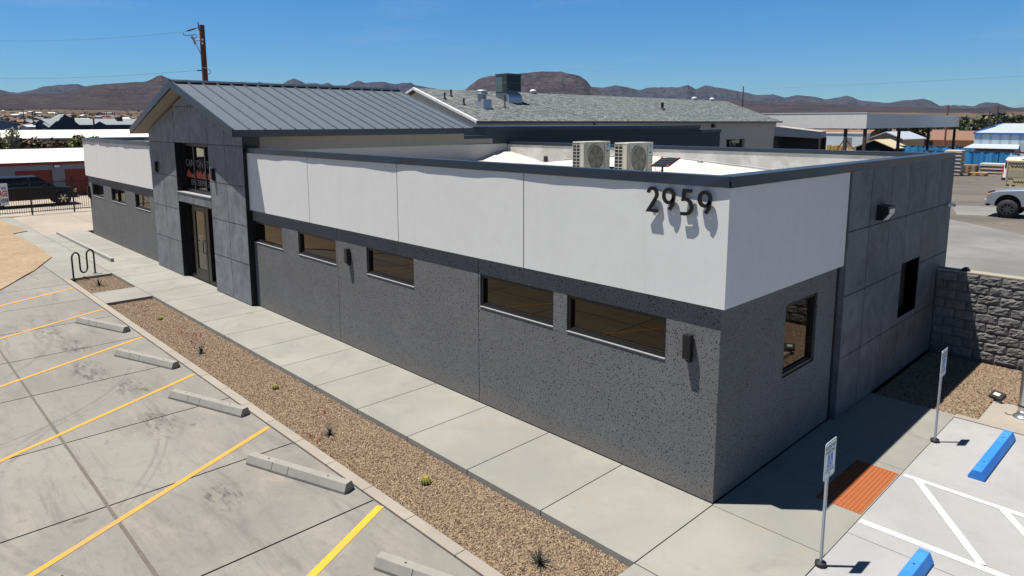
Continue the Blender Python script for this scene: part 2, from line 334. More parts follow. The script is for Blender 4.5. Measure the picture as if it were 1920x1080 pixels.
M['carblack'] = plain("black_car_paint", (.006, .005, .006), .35, 0, .1, spec=.3)
M['carsilver'] = plain("silver_car_paint", (.30, .33, .37), .28, .5, .04)
M['carwhite'] = plain("white_van_paint", (.8, .81, .82), .3)
M['tyre'] = plain("tyre_rubber", (.014, .014, .015), .8)
M['chrome'] = plain("chrome_rim", (.6, .6, .6), .2, .9)
M['dal'] = plain('dark_alloy', (.12, .12, .13), .3, .8)
M['taillight'] = plain("red_lamp", (.55, .02, .015), .3)
M['headlight'] = plain("lamp_lens", (.35, .22, .14), .2)
M['bluepaint'] = paint('bright_blue_paint', (.014, .16, .56), (.05, .22, .52), .6)
M['orange'] = plain("rust_orange_pad", (.27, .078, .018), .8, 0, .18, 6)
M['orangeplastic'] = plain("orange_plastic", (.7, .1, .02), .5)
M['alu'] = plain("brushed_aluminium", (.62, .63, .65), .3, .9, .06, 8)
M['signwhite'] = plain("sign_face", (.66, .72, .72), .5, 0, .03)
M['signgreen'] = plain("sign_ink_dark_green", (.02, .09, .06), .6)
M['signblue'] = plain("sign_blue", (.02, .13, .45), .5)
M['signred'] = plain("sign_red", (.45, .02, .03), .5)
M['ink'] = plain("black_ink", (.01, .01, .01), .6)
M['logored'] = plain("window_logo_red", (.36, .04, .015), .6)
M['logopale'] = plain("window_lettering_pale", (.16, .15, .13), .6)
M['cactus'] = plain("cactus_green", (.10, .115, .025), .7, 0, .3, 30)
M['cactusspine'] = plain("cactus_spines", (.7, .58, .12), .7)
M['agave'] = plain("dark_agave", (.03, .038, .025), .7)
M['flower'] = plain("coral_flower", (.6, .06, .07), .6)
M['stalk'] = plain("flower_stalk", (.10, .05, .035), .7)
M['bark'] = plain("bark", (.09, .065, .045), .9, 0, .3, 8)
def leaf(name, a, b):
    t = NT(name); r = t.attr(); return t.fin(t.mix(r, a, b), .6)
M['leaf'] = leaf("olive_leaf", (.018, .026, .008), (.10, .12, .04))
M['leafred'] = leaf("brownish_leaf", (.03, .02, .008), (.13, .085, .035))
M['leafyellow'] = leaf("yellow_green_leaf", (.06, .08, .01), (.30, .30, .05))
M['leafpale'] = leaf("pale_flowering_leaf", (.03, .05, .015), (.48, .45, .33))
M['leafdark'] = leaf("dark_far_leaf", (.012, .02, .008), (.05, .065, .028))
M['bluefab'] = None
def bluefabric():
    t = NT("blue_screen_fabric"); x, y, z = t.xyz(); w = t.noise(1, 5, .6, t.map((5, 5, .25)))
    col = t.mix(t.smooth(w, .35, .7), (.008, .14, .36), (.035, .30, .58)); col = t.mix(t.smooth(t.noise(9, 6, .7), .62, .7, 0, .6), col, (.2, .45, .62)); return t.fin(col, .7)
M['bluefab'] = bluefabric()
def ribmetal(name, c, k=1.9, axis=0):
    t = NT(name); x = t.xyz()[axis]; s = t.math('SINE', t.math('MULTIPLY', x, 2*math.pi*k)); col = t.mix(t.smooth(s, .2, .95, 0, .5), c, tuple(v*.45 for v in c)); return t.fin(col, .5, .2)
M['shedmetal'] = ribmetal("pale_blue_ribbed_metal", (.45, .55, .6), 1.1)
M['shedroof'] = plain("silver_sheet_roof", (.42, .46, .5), .5, .3)
M['containerw'] = plain("pale_blue_white_panel", (.48, .55, .6), .6)
M['blueshade'] = plain("blue_house_wall", (.13, .2, .29), .8)
M['brownroof'] = plain("brown_tile_roof", (.17, .09, .06), .9)
M['brownwall'] = plain("brown_house_wall", (.22, .14, .1), .9)
M['greywall'] = plain("shed_grey_wall", (.17, .165, .16), .85)
M['tan_trim'] = plain("tan_trim", (.4, .34, .22), .8)
M['carton'] = plain("yellowed_carton", (.42, .35, .2), .85)
M['timber'] = plain("pallet_timber", (.42, .27, .13), .85, 0, .3, 9)
M['bag'] = plain("grey_sacks", (.42, .41, .38), .9, 0, .25, 6)
M['dirtyellow'] = plain("yellow_machinery_paint", (.4, .25, .05), .7)
M['maroon'] = plain("maroon_vinyl", (.16, .01, .02), .5)
M['marker'] = plain("red_sprayed_mark", (.5, .05, .05), .8)

# ------------------------------------------------------------------ ground, hills
rs = np.random.RandomState(5)
def vnoise2(x, y, seed=0):
    out = np.zeros_like(x); amp = 1; tot = 0
    for o in range(5):
        xi = np.floor(x).astype(int); yi = np.floor(y).astype(int); xf = x-xi; yf = y-yi
        xf = xf*xf*(3-2*xf); yf = yf*yf*(3-2*yf)
        def h(a, b):
            n = (a*374761393+b*668265263+(seed+o)*1274126177) & 0xffffffff; n = ((n ^ (n >> 13))*1274126177) & 0xffffffff; return ((n ^ (n >> 16)) & 0xffff)/65535.
        out += amp*((h(xi, yi)*(1-xf)+h(xi+1, yi)*xf)*(1-yf)+(h(xi, yi+1)*(1-xf)+h(xi+1, yi+1)*xf)*yf); tot += amp; amp *= .52; x = x*2.03+11.3; y = y*2.03+5.7
    return out/tot
def azel(u, v):
    d = ray(u, v); return math.atan2(d.x, d.y), d.z/math.hypot(d.x, d.y)
A_LEFT = azel(-200, 230)[0]; A_R = azel(2100, 230)[0]
def plain_height(r, az):
    """valley floor rising towards the mountains; steeper on the town side"""
    k = np.interp(az, [azel(0, 230)[0], azel(500, 230)[0], azel(900, 230)[0], azel(1900, 230)[0]], [1.5, 1.35, 1.0, .72])
    t = np.clip((r-450)/3600, 0, 1.03); return 82*k*t**1.7
def ground_z(x, y):
    r = math.hypot(x-CAM.x, y-CAM.y); a = math.atan2(x-CAM.x, y-CAM.y); return float(plain_height(np.array(r), np.array(a)))-.22
rr = np.concatenate([[0, 20, 60, 110, 200, 300], np.geomspace(420, 9000, 46)])
aa = np.linspace(-math.pi, math.pi, 361)
RR, AA = np.meshgrid(rr, aa, indexing='ij'); Z = plain_height(RR, np.clip(AA, A_LEFT, A_R))-.22+(vnoise2(RR*np.sin(AA)/180+50, RR*np.cos(AA)/180+50)-.5)*np.clip((RR-500)/2500, 0, 1)*30
def gridmesh(name, X, Y, Zz, mat, smooth=True):
    a, b = X.shape; mb = MB(); mb.v = [tuple(p) for p in np.stack([X, Y, Zz], -1).reshape(-1, 3)]
    idx = np.arange(a*b).reshape(a, b)
    q = np.stack([idx[:-1, :-1], idx[:-1, 1:], idx[1:, 1:], idx[1:, :-1]], -1).reshape(-1, 4)
    mb.f = [tuple(int(i) for i in f) for f in q]; mb.m = [0]*len(mb.f); mb.t = [0.]*len(mb.f); mb.sm = [smooth]*len(mb.f)
    return mb.build(name, mat, fix=False)
tag(gridmesh("ground", CAM.x+RR*np.sin(AA), CAM.y+RR*np.cos(AA), Z, M['ground']), kind='structure')
def rockmat(name, a, b, dark, sc=1.):
    t = NT(name); n1 = t.noise(.0045*sc, 8, .68); n2 = t.noise(.022*sc, 8, .72); col = t.mix(t.smooth(n1, .35, .65), a, b)
    col = t.mix(t.smooth(n2, .47, .62, 0, .7), col, dark)
    st = t.noise(1, 6, .6, t.map((.002*sc, .002*sc, .05*sc))); col = t.mix(t.smooth(st, .5, .62, 0, .5), col, dark)
    n3 = t.noise(.06*sc, 8, .8); col = t.mix(t.smooth(n3, .5, .6, 0, .65), col, dark); n4 = t.noise(.05*sc, 6, .8, t.map(loc=(50, 9, 3))); col = t.mix(t.smooth(n4, .56, .7, 0, .5), col, tuple(v*1.5 for v in b))
    t.bump(t.noise(.03*sc, 8, .75), 1., 22); return t.fin(col, .95, 0, .05)
M['hillbrown'] = rockmat("brown_hill_rock", (0.04756, 0.04, 0.0444), (0.0697, 0.057, 0.0516), (0.02214, 0.021, 0.0288))
M['mesa'] = rockmat("mesa_rock", (0.05904, 0.05, 0.06), (0.0943, 0.08, 0.0816), (0.01804, 0.018, 0.0312), 1.2)
M['farhill'] = rockmat("far_hill_rock", (0.041, 0.043, 0.0624), (0.05904, 0.06, 0.0768), (0.01804, 0.021, 0.0384), .8)
def hills(name, sky_pts, r0, r1, mat, rows=64, seed=1, gul=.35, step=1.3, face=1.0):
    us = np.array([p[0] for p in sky_pts], float); vs = np.array([p[1] for p in sky_pts], float)
    u = np.arange(us[0], us[-1]+.1, step); v = np.interp(u, us, vs)
    v = v-(vnoise2(u/9., u*0+seed, seed)-.5)*1.6
    az = []; el = []
    for a, b in zip(u, v): q = azel(a, b); az.append(q[0]); el.append(q[1])
    az = np.array(az); el = np.array(el)
    t = np.concatenate([np.linspace(0, 1, rows), [1.06, 1.2]])
    T, A = np.meshgrid(t, az, indexing='ij'); E = np.broadcast_to(el, T.shape)
    wob = (vnoise2(A*26+3, A*0+seed, seed+9)-.5)*.5
    rc = r1*(1+wob*.18)
    Rr = r0+(rc-r0)*T; H = CAM.z+E*rc
    base = plain_height(Rr, A)-3
    x = Rr*np.sin(A); y = Rr*np.cos(A)
    n = vnoise2(x/110+90, y/110+90, seed); rid = np.abs(2*vnoise2(x/240+60, y/240+60, seed+4)-1)*1.6+.5*np.abs(2*vnoise2(x/90+20, y/90+10, seed+5)-1)
    tt = np.clip(T, 0, 1); prof = tt**face
    prof = prof*(1-gul*np.sin(np.pi*np.clip(tt, 0, 1))**.7*(.25+rid*.75+.6*(n-.5)))
    top = H-base; Zz = base+np.maximum(top, 0)*np.clip(prof, 0, 1)
    Zz = np.where(T > 1, base+np.maximum(top, 0)*np.clip(1-(T-1)*3.5, 0, 1), Zz)
    # never poke above the silhouette this range is known to have
    cap = CAM.z+Rr*E*.995; Zz = np.where(T < 1, np.minimum(Zz, np.maximum(cap, base)), Zz)
    return tag(gridmesh(name, CAM.x+x, CAM.y+y, Zz, mat), kind='structure')
FAR = [(-260, 172), (-60, 174), (0, 168), (18, 172), (30, 174), (56, 170), (81, 162), (111, 159), (146, 157.4), (161, 162), (193, 164), (250, 166), (378, 164), (430, 158), (450, 153), (477, 156), (486, 153), (497, 157), (529, 157.8), (538, 152), (551, 146.5), (562, 151), (573, 156.7), (588, 155), (603, 158),
       (614, 155), (625, 159.6), (651, 159.6), (660, 155), (671, 151), (684, 155), (718, 153), (739, 157.5), (750, 156), (771, 154.7), (776, 159), (792, 162), (830, 168), (875, 172), (1000, 175), (1090, 170), (1110, 163), (1128, 164), (1155, 160), (1172, 162.5), (1199, 169), (1212, 165), (1226, 163.5),
       (1250, 164), (1272, 163.5), (1290, 159), (1305, 167), (1322, 160), (1340, 163), (1365, 167), (1395, 173), (1419, 178), (1450, 177), (1471, 183), (1485, 180), (1496, 178), (1527, 181), (1545, 186), (1565, 184), (1586, 179), (1598, 182), (1611, 188), (1640, 191), (1665, 193), (1696, 188), (1715, 187), (1731, 185),
       (1745, 189), (1762, 198), (1790, 197), (1827, 199), (1838, 194), (1850, 191.5), (1870, 193), (1885, 198), (1897, 202.4), (1920, 201), (1990, 196), (2120, 200), (2300, 190)]
hills("hills_far", FAR, 4300, 6600, M['farhill'], seed=3, gul=.75, face=1.1)
LEFTH = [(-260, 176), (-60, 175), (30, 177), (56, 176), (110, 175), (146, 171), (161, 161.5), (193, 158), (230, 155), (274, 152.6), (288, 147), (296, 142), (302, 140.7), (307, 143.5), (315, 147), (325, 150), (350, 151), (378, 152), (420, 155), (470, 163), (540, 170), (640, 180), (760, 196), (850, 215)]
hills("hills_brown", LEFTH, 2500, 4200, M['hillbrown'], seed=11, gul=.5, face=1.1)
MESA = [(835, 215), (862, 176), (875, 166), (884, 158), (889, 154), (896, 149), (905, 145), (922, 142), (950, 139.5), (973, 138), (1000, 135.5), (1019, 134), (1050, 134), (1062, 137), (1075, 139), (1088, 143), (1100, 151), (1108, 162.5), (1122, 170), (1150, 180), (1190, 192), (1240, 208)]
hills("hills_mesa", MESA, 2300, 3500, M['mesa'], rows=80, seed=23, gul=.5, face=.7)
LOWR = [(1150, 215), (1230, 196), (1300, 190), (1370, 186), (1440, 192), (1500, 190), (1560, 194), (1620, 199), (1700, 200), (1760, 203), (1830, 203), (1870, 197), (1910, 204), (1990, 205), (2120, 204), (2300, 205)]
hills("hills_low", LOWR, 3000, 4200, M['hillbrown'], seed=31, gul=.4)

# ------------------------------------------------------------------ pavements
def slabs(name, xs, ys, z, mat, gap=.016, t=.12, var=1., seed=0, under=True):
    rg = random.Random(seed); mb = MB()
    for i in range(len(xs)-1):
        for j in range(len(ys)-1):
            mb.box(xs[i]+gap/2, xs[i+1]-gap/2, ys[j]+gap/2, ys[j+1]-gap/2, z-t, z, 0, rg.random()*var)
    if under: mb.box(xs[0]+.02, xs[-1]-.02, ys[0]+.02, ys[-1]-.02, z-t*.9, z-.014, 1)
    return tag(mb.build(name, [mat, M['joint']]), kind='structure')
PY = -1.725                                                   # outer edge of the front sidewalk
wx = [-32.0, -30.5, -29.0, -27.5, -26.0, -24.5, -23.0, -21.5, -20.1, -18.7, -17.3, -15.9, -14.5, -13.1, -11.65, -10.2, -8.75, -7.3, -5.83, -4.36, -2.9, -1.45, .012]
slabs("sidewalk", wx, [PY, .0], 0, M['walk'], seed=3)
slabs("sidewalk_corner", [.012, 1.45], [-4.4, PY, -.03], 0, M['walk'], seed=4)
slabs("sidewalk_side", [.012, 1.45], [-.03, 1.42, 2.75, 4.05, 5.42], 0, M['walk'], gap=.008, seed=5)
slabs("sidewalk_crossing", [-18.38, -16.82], [-2.92, PY], 0, M['walk'], seed=6)
lx = [-41, -37.5, -35, -32.5, -30, -27.5, -25, -22.6, -20.2, -17.75, -15.3, -12.9, -10.46, -7.87, -5.42, -3.15, -.75, 1.45]
lot_o = slabs("parking_lot", lx, [-16, -13.2, -9.4, -5.66, -3.1], 0, M['lot'], gap=.028, seed=8)
slabs("parking_lot_end", [-41, -37.5, -35, -32.0, -29.5, -27, -24.5, -21.1], [-3.1, PY], 0, M['drive' if 0 else 'walk'], seed=9)
slabs("parking_lot_back", [-41, -38, -35, -32.0], [PY, .8, 3.5, 6.5, 12], -.004, M['drive'], seed=10)
mb = MB()
for i in range(24):                                            # kerb between stalls and gravel
    x0 = -21.1+i*.98; mb.box(x0+.004, x0+.976, -3.085, -2.925, -.2, .004, 0, random.Random(i).random()*.5)
tag(mb.build("kerb", M['kerb'], bevel=.006), kind='structure')
mb = MB(); mb.box(-21.11, -20.98, -2.92, PY-.01, -.2, .006); tag(mb.build("kerb_end", M['kerb']), kind='structure')
mb = MB(); rg = random.Random(2)
for i in range(60):                                             # the raised mortar bead down the long joint
    x0 = -41+i*.71; 
    if x0 < 1.4: mb.box(x0, min(x0+.705, 1.4), -5.683+rg.uniform(-.003, .003), -5.643+rg.uniform(-.003, .003), -.01, .004)
mb.build("joint_strip", M['bead'], lot_o)
def quadstrip(name, a, b, w, z, mat, parent, label=None):
    a = Vector((*a, z)); b = Vector((*b, z)); n = (b-a).normalized().cross(Vector((0, 0, 1)))*w/2
    mb = MB(); N = 10
    for i in range(N):
        p = a.lerp(b, i/N); q = a.lerp(b, (i+1)/N); mb.face([p-n, q-n, q+n, p+n])
    o = mb.build(name, mat, parent); 
    if label: o["label"] = label
    return o
for k, x in enumerate((-16.19, -12.84, -9.53, -6.22)):
    quadstrip("yellow_stripe", (x, -3.13), (x+2.45, -3.13-4.9), .085, .005, M['yellow'], lot_o)
quadstrip("yellow_stripe", (-2.96, -3.13), (-.6, -7.9), .1, .005, M['yellow2'], lot_o, "bright fresh yellow stripe nearest the corner")
quadstrip("yellow_stripe", (-19.5, -3.13), (-17.1, -7.9), .1, .005, M['yellow'], lot_o)
side_o = slabs("side_parking_lot", [1.45, 6, 11], [-8, -3.1, .6, 5.3], 0, M['paleconc'], gap=.01, seed=12)
for a, b, w in (((1.49, 2.59), (6.5, 2.47), .085), ((1.47, .965), (6.5, 1.0), .1), ((1.64, 2.6), (2.74, 1.03), .09), ((2.66, 2.52), (3.74, .98), .09), ((3.8, 2.5), (4.9, 1.0), .09)):
    quadstrip("white_stripe", a, b, w, .005 if b[0] > 6 else .009, M['white'], side_o)
mb = MB(); mb.box(1.45, 9, 5.31, 5.46, -.2, .012); tag(mb.build("kerb_side", M['kerb'], bevel=.005), kind='structure')
mb = MB(); mb.box(1.76, 9, 5.465, 6.6, -.2, .006); tag(mb.build("path_slab", M['kerb']), kind='structure')
mb = MB(); mb.box(-70, 70, 9.25, 102, -.3, -.012); tag(mb.build("yard", M['asphalt']), kind='structure')
mb = MB(); mb.prism([(-13, 9.3), (12, 9.3), (12, 24), (-1.6, 29.3), (-3.4, 30.9), (-5.3, 32.6), (-13, 33)], 'z', -.1, -.004)
tag(mb.build("yard_concrete", M['yardconc']), kind='structure')
mb = MB(); mb.prism([(-5.5, 34.9), (-3.9, 35.6), (-2.5, 37), (-4.6, 40.6), (-6.9, 39.6)], 'z', -.1, -.006); tag(mb.build("yard_concrete_patch", M['yardconc']), kind='structure')
def dirtsheet(name, poly, z):
    # bumpy sheet cut to a polygon
    bm = bmesh.new(); bm.faces.new([bm.verts.new((x, y, z)) for x, y in poly]); bmesh.ops.triangulate(bm, faces=bm.faces)
    bmesh.ops.subdivide_edges(bm, edges=bm.edges, cuts=6, use_grid_fill=True)
    for v in bm.verts:
        v.co.z = z+.02*mnoise.noise(v.co*.6)+.01*mnoise.noise(v.co*3)
    me = D.meshes.new(name); bm.to_mesh(me); bm.free(); me.materials.append(M['dirt']); return tag(link(D.objects.new(name, me)), kind='structure')
dirtsheet("dirt_lot", [(-41, -16), (-41, -2.15), (-38, -2.3), (-33.7, -2.0), (-33.1, -2.65), (-29, -2.5), (-25.6, -2.55), (-23.2, -3.5), (-20.7, -4.75), (-15.5, -7.6), (-10, -11.5), (-6, -16)], .03)
mb = MB(); mb.box(-62, -41, -30, 22, -.3, -.01); tag(mb.build("storage_drive", M['drive']), kind='structure')

# gravel beds: loose stones over dark soil
def gravel(name, poly, z, dens, seed):
    mb = MB(); mb.prism(poly, 'z', z-.1, z); o = mb.build(name, [plain("gravel_soil", (.07, .045, .03), .95)])
    tag(o, kind='stuff')
    g = D.node_groups.new(name, 'GeometryNodeTree')
    g.interface.new_socket("Geometry", in_out='INPUT', socket_type='NodeSocketGeometry'); g.interface.new_socket("Geometry", in_out='OUTPUT', socket_type='NodeSocketGeometry')
    N = g.nodes.new; L = g.links.new
    gi = N("NodeGroupInput"); go = N("NodeGroupOutput"); ds = N("GeometryNodeDistributePointsOnFaces"); ds.inputs["Density"].default_value = dens; ds.inputs["Seed"].default_value = seed
    nrm = N("GeometryNodeInputNormal"); sp = N("ShaderNodeSeparateXYZ"); cmp_ = N("FunctionNodeCompare"); cmp_.data_type = 'FLOAT'; cmp_.operation = 'GREATER_THAN'; cmp_.inputs[1].default_value = .5
    L(nrm.outputs[0], sp.inputs[0]); L(sp.outputs[2], cmp_.inputs[0]); L(cmp_.outputs[0], ds.inputs["Selection"])
    ico = N("GeometryNodeMeshIcoSphere"); ico.inputs["Radius"].default_value = .0135; ico.inputs["Subdivisions"].default_value = 2
    sp2 = N("GeometryNodeSetPosition"); nz = N("ShaderNodeTexNoise"); nz.inputs["Scale"].default_value = 60
    sub = N("ShaderNodeVectorMath"); sub.operation = 'SUBTRACT'; sub.inputs[1].default_value = (.5, .5, .5); sca = N("ShaderNodeVectorMath"); sca.operation = 'SCALE'; sca.inputs["Scale"].default_value = .016
    L(nz.outputs["Color"], sub.inputs[0]); L(sub.outputs[0], sca.inputs[0]); L(ico.outputs[0], sp2.inputs[0]); L(sca.outputs[0], sp2.inputs["Offset"])
    sm = N("GeometryNodeSetMaterial"); sm.inputs["Material"].default_value = M['pebble']; L(sp2.outputs[0], sm.inputs[0])
    io = N("GeometryNodeInstanceOnPoints"); L(gi.outputs[0], ds.inputs[0]); L(ds.outputs[0], io.inputs["Points"]); L(sm.outputs[0], io.inputs["Instance"])
    rr_ = N("FunctionNodeRandomValue"); rr_.data_type = 'FLOAT_VECTOR'; rr_.inputs[0].default_value = (0, 0, 0); rr_.inputs[1].default_value = (6.28, 6.28, 6.28)
    rs_ = N("FunctionNodeRandomValue"); rs_.data_type = 'FLOAT_VECTOR'; rs_.inputs[0].default_value = (.5, .5, .4); rs_.inputs[1].default_value = (1.7, 1.45, 1.0)
    L(rr_.outputs[0], io.inputs["Rotation"]); L(rs_.outputs[0], io.inputs["Scale"])
    jn = N("GeometryNodeJoinGeometry"); L(gi.outputs[0], jn.inputs[0]); L(io.outputs[0], jn.inputs[0]); L(jn.outputs[0], go.inputs[0])
    md = o.modifiers.new("stones", 'NODES'); md.node_group = g
    return o
gravel("gravel", [(-20.98, -2.92), (-18.39, -2.92), (-18.39, PY-.005), (-20.98, PY-.005)], -.085, 3800, 1)
gravel("gravel_long", [(-16.81, -2.92), (2.3, -2.92), (2.3, -4.4), (3.2, -4.4), (.005, PY-.005), (-16.81, PY-.005)] if 0 else [(-16.81, -2.92), (.005, -2.92), (.005, PY-.005), (-16.81, PY-.005)], -.085, 4200, 2)
gravel("gravel_side", [(.12, 5.46), (1.72, 5.46), (1.72, 6.62), (5.5, 6.62), (5.5, 8.9), (.12, 8.9)], -.06, 3500, 3)

# ------------------------------------------------------------------ the office building
office = thing("office_building", "single storey office with dark speckled walls, pale upper band and gabled metal-roofed entry", "building")
def wallface(mb, axis, c, u0, u1, z0, z1, holes, depth, inward, m=0, gap=0):
    """front face at coordinate c with rectangular holes and reveals of the given depth"""
    us = sorted({u0, u1, *[h[0] for h in holes], *[h[1] for h in holes]}); zs = sorted({z0, z1, *[h[2] for h in holes], *[h[3] for h in holes]})
    P = (lambda u, a, z: (u, a, z)) if axis == 'y' else (lambda u, a, z: (a, u, z))
    def hole(a, b, d, e): return any(h[0]-1e-6 <= a and b <= h[1]+1e-6 and h[2]-1e-6 <= d and e <= h[3]+1e-6 for h in holes)
    for i in range(len(us)-1):
        for j in range(len(zs)-1):
            if not hole(us[i], us[i+1], zs[j], zs[j+1]):
                mb.face([P(us[i], c, zs[j]), P(us[i+1], c, zs[j]), P(us[i+1], c, zs[j+1]), P(us[i], c, zs[j+1])], m)
    d = c+inward*depth
    for a, b, e, f in holes:
        mb.face([P(a, c, e), P(b, c, e), P(b, d, e), P(a, d, e)], m); mb.face([P(a, c, f), P(b, c, f), P(b, d, f), P(a, d, f)], m)
        mb.face([P(a, c, e), P(a, c, f), P(a, d, f), P(a, d, e)], m); mb.face([P(b, c, e), P(b, c, f), P(b, d, f), P(b, d, e)], m)
def window(parent, axis, c, inward, u0, u1, z0, z1, mull=(), fr=.055, name="window", sill=True, ledge=True):
    """black aluminium frame in its reveal, glass pane, pale sill"""
    P = (lambda u, a, z: (u, a, z)) if axis == 'y' else (lambda u, a, z: (a, u, z))
    def bx(mb, ua, ub, a0, a1, za, zb):
        a0, a1 = sorted((c+inward*a0, c+inward*a1))
        if axis == 'y': mb.box(ua, ub, a0, a1, za, zb)
        else: mb.box(a0, a1, ua, ub, za, zb)
    f = MB(); e = .003
    bx(f, u0+e, u0+fr, .02, .11, z0+e, z1-e); bx(f, u1-fr, u1-e, .02, .11, z0+e, z1-e)
    bx(f, u0+fr, u1-fr, .022, .11, z1-fr, z1-e); bx(f, u0+fr, u1-fr, .022, .11, z0+e, z0+fr)
    if ledge: bx(f, u0+fr, u1-fr, .045, .11, z0+fr, z0+fr+.022)
    for mu in mull: bx(f, mu-fr*.55, mu+fr*.55, .03, .11, z0+fr, z1-fr)
    w = f.build(name, M['black'], parent, bevel=.003)
    g = MB(); bx(g, u0+fr*.8, u1-fr*.8, .075, .09, z0+fr*.8, z1-fr*.8); g.build("pane", M['glass'], w)
    if sill:
        s = MB(); bx(s, u0+.002, u1-.002, -.012, .019, z0-.001, z0+.012); s.build("sill", M['sill'], w)
    return w
FW = [(-13.76, -12.02), (-11.17, -9.4), (-8.14, -6.47), (-4.54, -2.83), (-2.55, -.79)]
LW = [(-30.33, -28.5), (-27.32, -25.43), (-24.12, -22.38)]
WZ = (1.755, 2.33); SW = (1.85, 2.96, 1.2, 2.31)
CB, CT = 4.125, 4.26; BB = 2.62; BY = -.066; BX = .075
wl = MB()
def split(u0, u1, joints, wins, z0, z1, mb, g=.012):
    xs = [u0, *joints, u1]
    for a, b in zip(xs[:-1], xs[1:]):
        aa_, bb_ = a+(g/2 if a != u0 else 0), b-(g/2 if b != u1 else 0)
        wallface(mb, 'y', 0, aa_, bb_, z0, z1, [(p, q, *WZ) for p, q in wins if p > a and q < b], .1, 1)
split(-13.75+.001, 0, (-9.44, -4.585), FW[1:], .012, BB, wl)
wl.box(-13.75, -.02, .012, .2, 0, .01)
wl.v, wl.f, wl.m, wl.t, wl.sm = [], [], [], [], []
# front wall: W1 starts beside the portal
split(-13.9, 0, (-9.34, -4.585), FW, .012, BB+.02, wl)
split(-30.85, -21.36, (), LW, .012, BB+.02, wl)
wallface(wl, 'x', 0, 0, 3.67, .012, BB+.02, [SW], .1, -1)
wl.face([(-30.85, 0, .012), (-30.85, 9.6, .012), (-30.85, 9.6, BB+.02), (-30.85, 0, BB+.02)])
wl.build("wall", M['terrazzo'], office)
bk = MB()                                                     # dark core behind joints and glass
bk.box(-30.8, -.115, .115, 9.5, 0, BB); bk.box(-9.36, -9.32, .012, .1, .01, BB); bk.box(-4.6, -4.57, .012, .1, .01, BB); bk.box(-26.47, -26.43, .012, .1, .01, BB)
bk.box(-30.84, -.03, .02, .06, -.05, .011); bk.box(-.06, -.02, .03, 9.5, -.05, .011)
bk.box(-26.456, -26.444, -.0015, .02, .012, 1.74); bk.box(-26.456, -26.444, -.0015, .02, 2.34, BB)
bk.build("wall_core", M['matteblack'], office)
for a, b in FW+LW: window(office, 'y', 0, 1, a, b, *WZ)
window(office, 'x', 0, -1, *SW, sill=False)
# upper band
bd = MB()
def bandseg(x0, x1): bd.box(x0, x1, BY, .22, BB, CB+.03)
js = [-13.72, -10.42, -6.86, -3.415, BX]
for a, b in zip(js[:-2], js[1:-1]): bandseg(a+.009, b-.009)
bd.prism([(js[-2]+.009, BY), (BX, BY), (BX, 3.72), (-.2, 3.72), (-.2, .22), (js[-2]+.009, .22)], 'z', BB, CB+.03)
bd.box(-13.7, BX-.3, BY+.008, .21, BB+.004, CB+.02, 1)
jl = [-31.0, -28.83, -25.65, -21.37]
for a, b in zip(jl[:-1], jl[1:]): bandseg(a+.006, b-.006)
bd.box(-30.99, -21.38, BY+.008, .21, BB+.004, CB+.02, 1)
bd.box(-31.0, -30.8, .222, 9.6, BB, CB+.03)
bd.build("upper_band", [M['band'], M['matteblack']], office)
# side panels (large tiles with open joints, shade darkened into their colour)
sp = MB(); ys_ = [3.735, 4.66, 5.67, 6.62, 7.66, 8.66, 9.62]; zs_ = [.012, 1.05, 2.1, 3.165, CB+.02]; WH = (6.55, 7.66, 1.17, 2.24)
sx = .105; rg = random.Random(4)
for i in range(6):
    for j in range(4):
        g = .008; a, b, c_, d_ = ys_[i]+g, ys_[i+1]-g, zs_[j]+g, zs_[j+1]-g
        hs = []
        o0, o1, p0, p1 = max(a, WH[0]), min(b, WH[1]), max(c_, WH[2]), min(d_, WH[3])
        if o0 < o1-.01 and p0 < p1-.01: hs = [(o0, o1, p0, p1)]
        n0 = len(sp.f); wallface(sp, 'x', sx, a, b, c_, d_, hs, .0, -1); tv = rg.random()
        for k in range(n0, len(sp.f)): sp.t[k] = tv
# reveals of the recessed side window and the return edges
for q in ([(sx, WH[0], WH[2]), (sx, WH[1], WH[2]), (sx-.3, WH[1], WH[2]), (sx-.3, WH[0], WH[2])], [(sx, WH[0], WH[3]), (sx, WH[1], WH[3]), (sx-.3, WH[1], WH[3]), (sx-.3, WH[0], WH[3])],
          [(sx, WH[0], WH[2]), (sx, WH[0], WH[3]), (sx-.3, WH[0], WH[3]), (sx-.3, WH[0], WH[2])], [(sx, WH[1], WH[2]), (sx, WH[1], WH[3]), (sx-.3, WH[1], WH[3]), (sx-.3, WH[1], WH[2])],
          [(sx, 3.743, .012), (sx, 3.743, CB), (-.05, 3.743, CB), (-.05, 3.743, .012)], [(sx, 9.612, .012), (sx, 9.612, CB), (-.5, 9.612, CB), (-.5, 9.612, .012)]): sp.face(q)
sp.build("side_panel", M['panel_shaded'], office, fix=False)
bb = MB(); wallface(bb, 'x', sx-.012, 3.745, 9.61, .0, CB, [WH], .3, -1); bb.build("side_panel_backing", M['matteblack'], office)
mb = MB(); mb.box(-.02, .012, 3.672, 3.735, .0, BB); mb.build("recess_shade_strip", M['matteblack'], office)  # black strip painted in for the shade of the corner recess
window(office, 'x', sx-.2, -1, *WH, sill=False, fr=.04, ledge=False)
mb = MB(); mb.box(sx-.16, sx-.12, 6.57, 6.85, 1.98, 2.22); mb.build("window_card", plain("paper_note", (.45, .42, .34), .8), office)
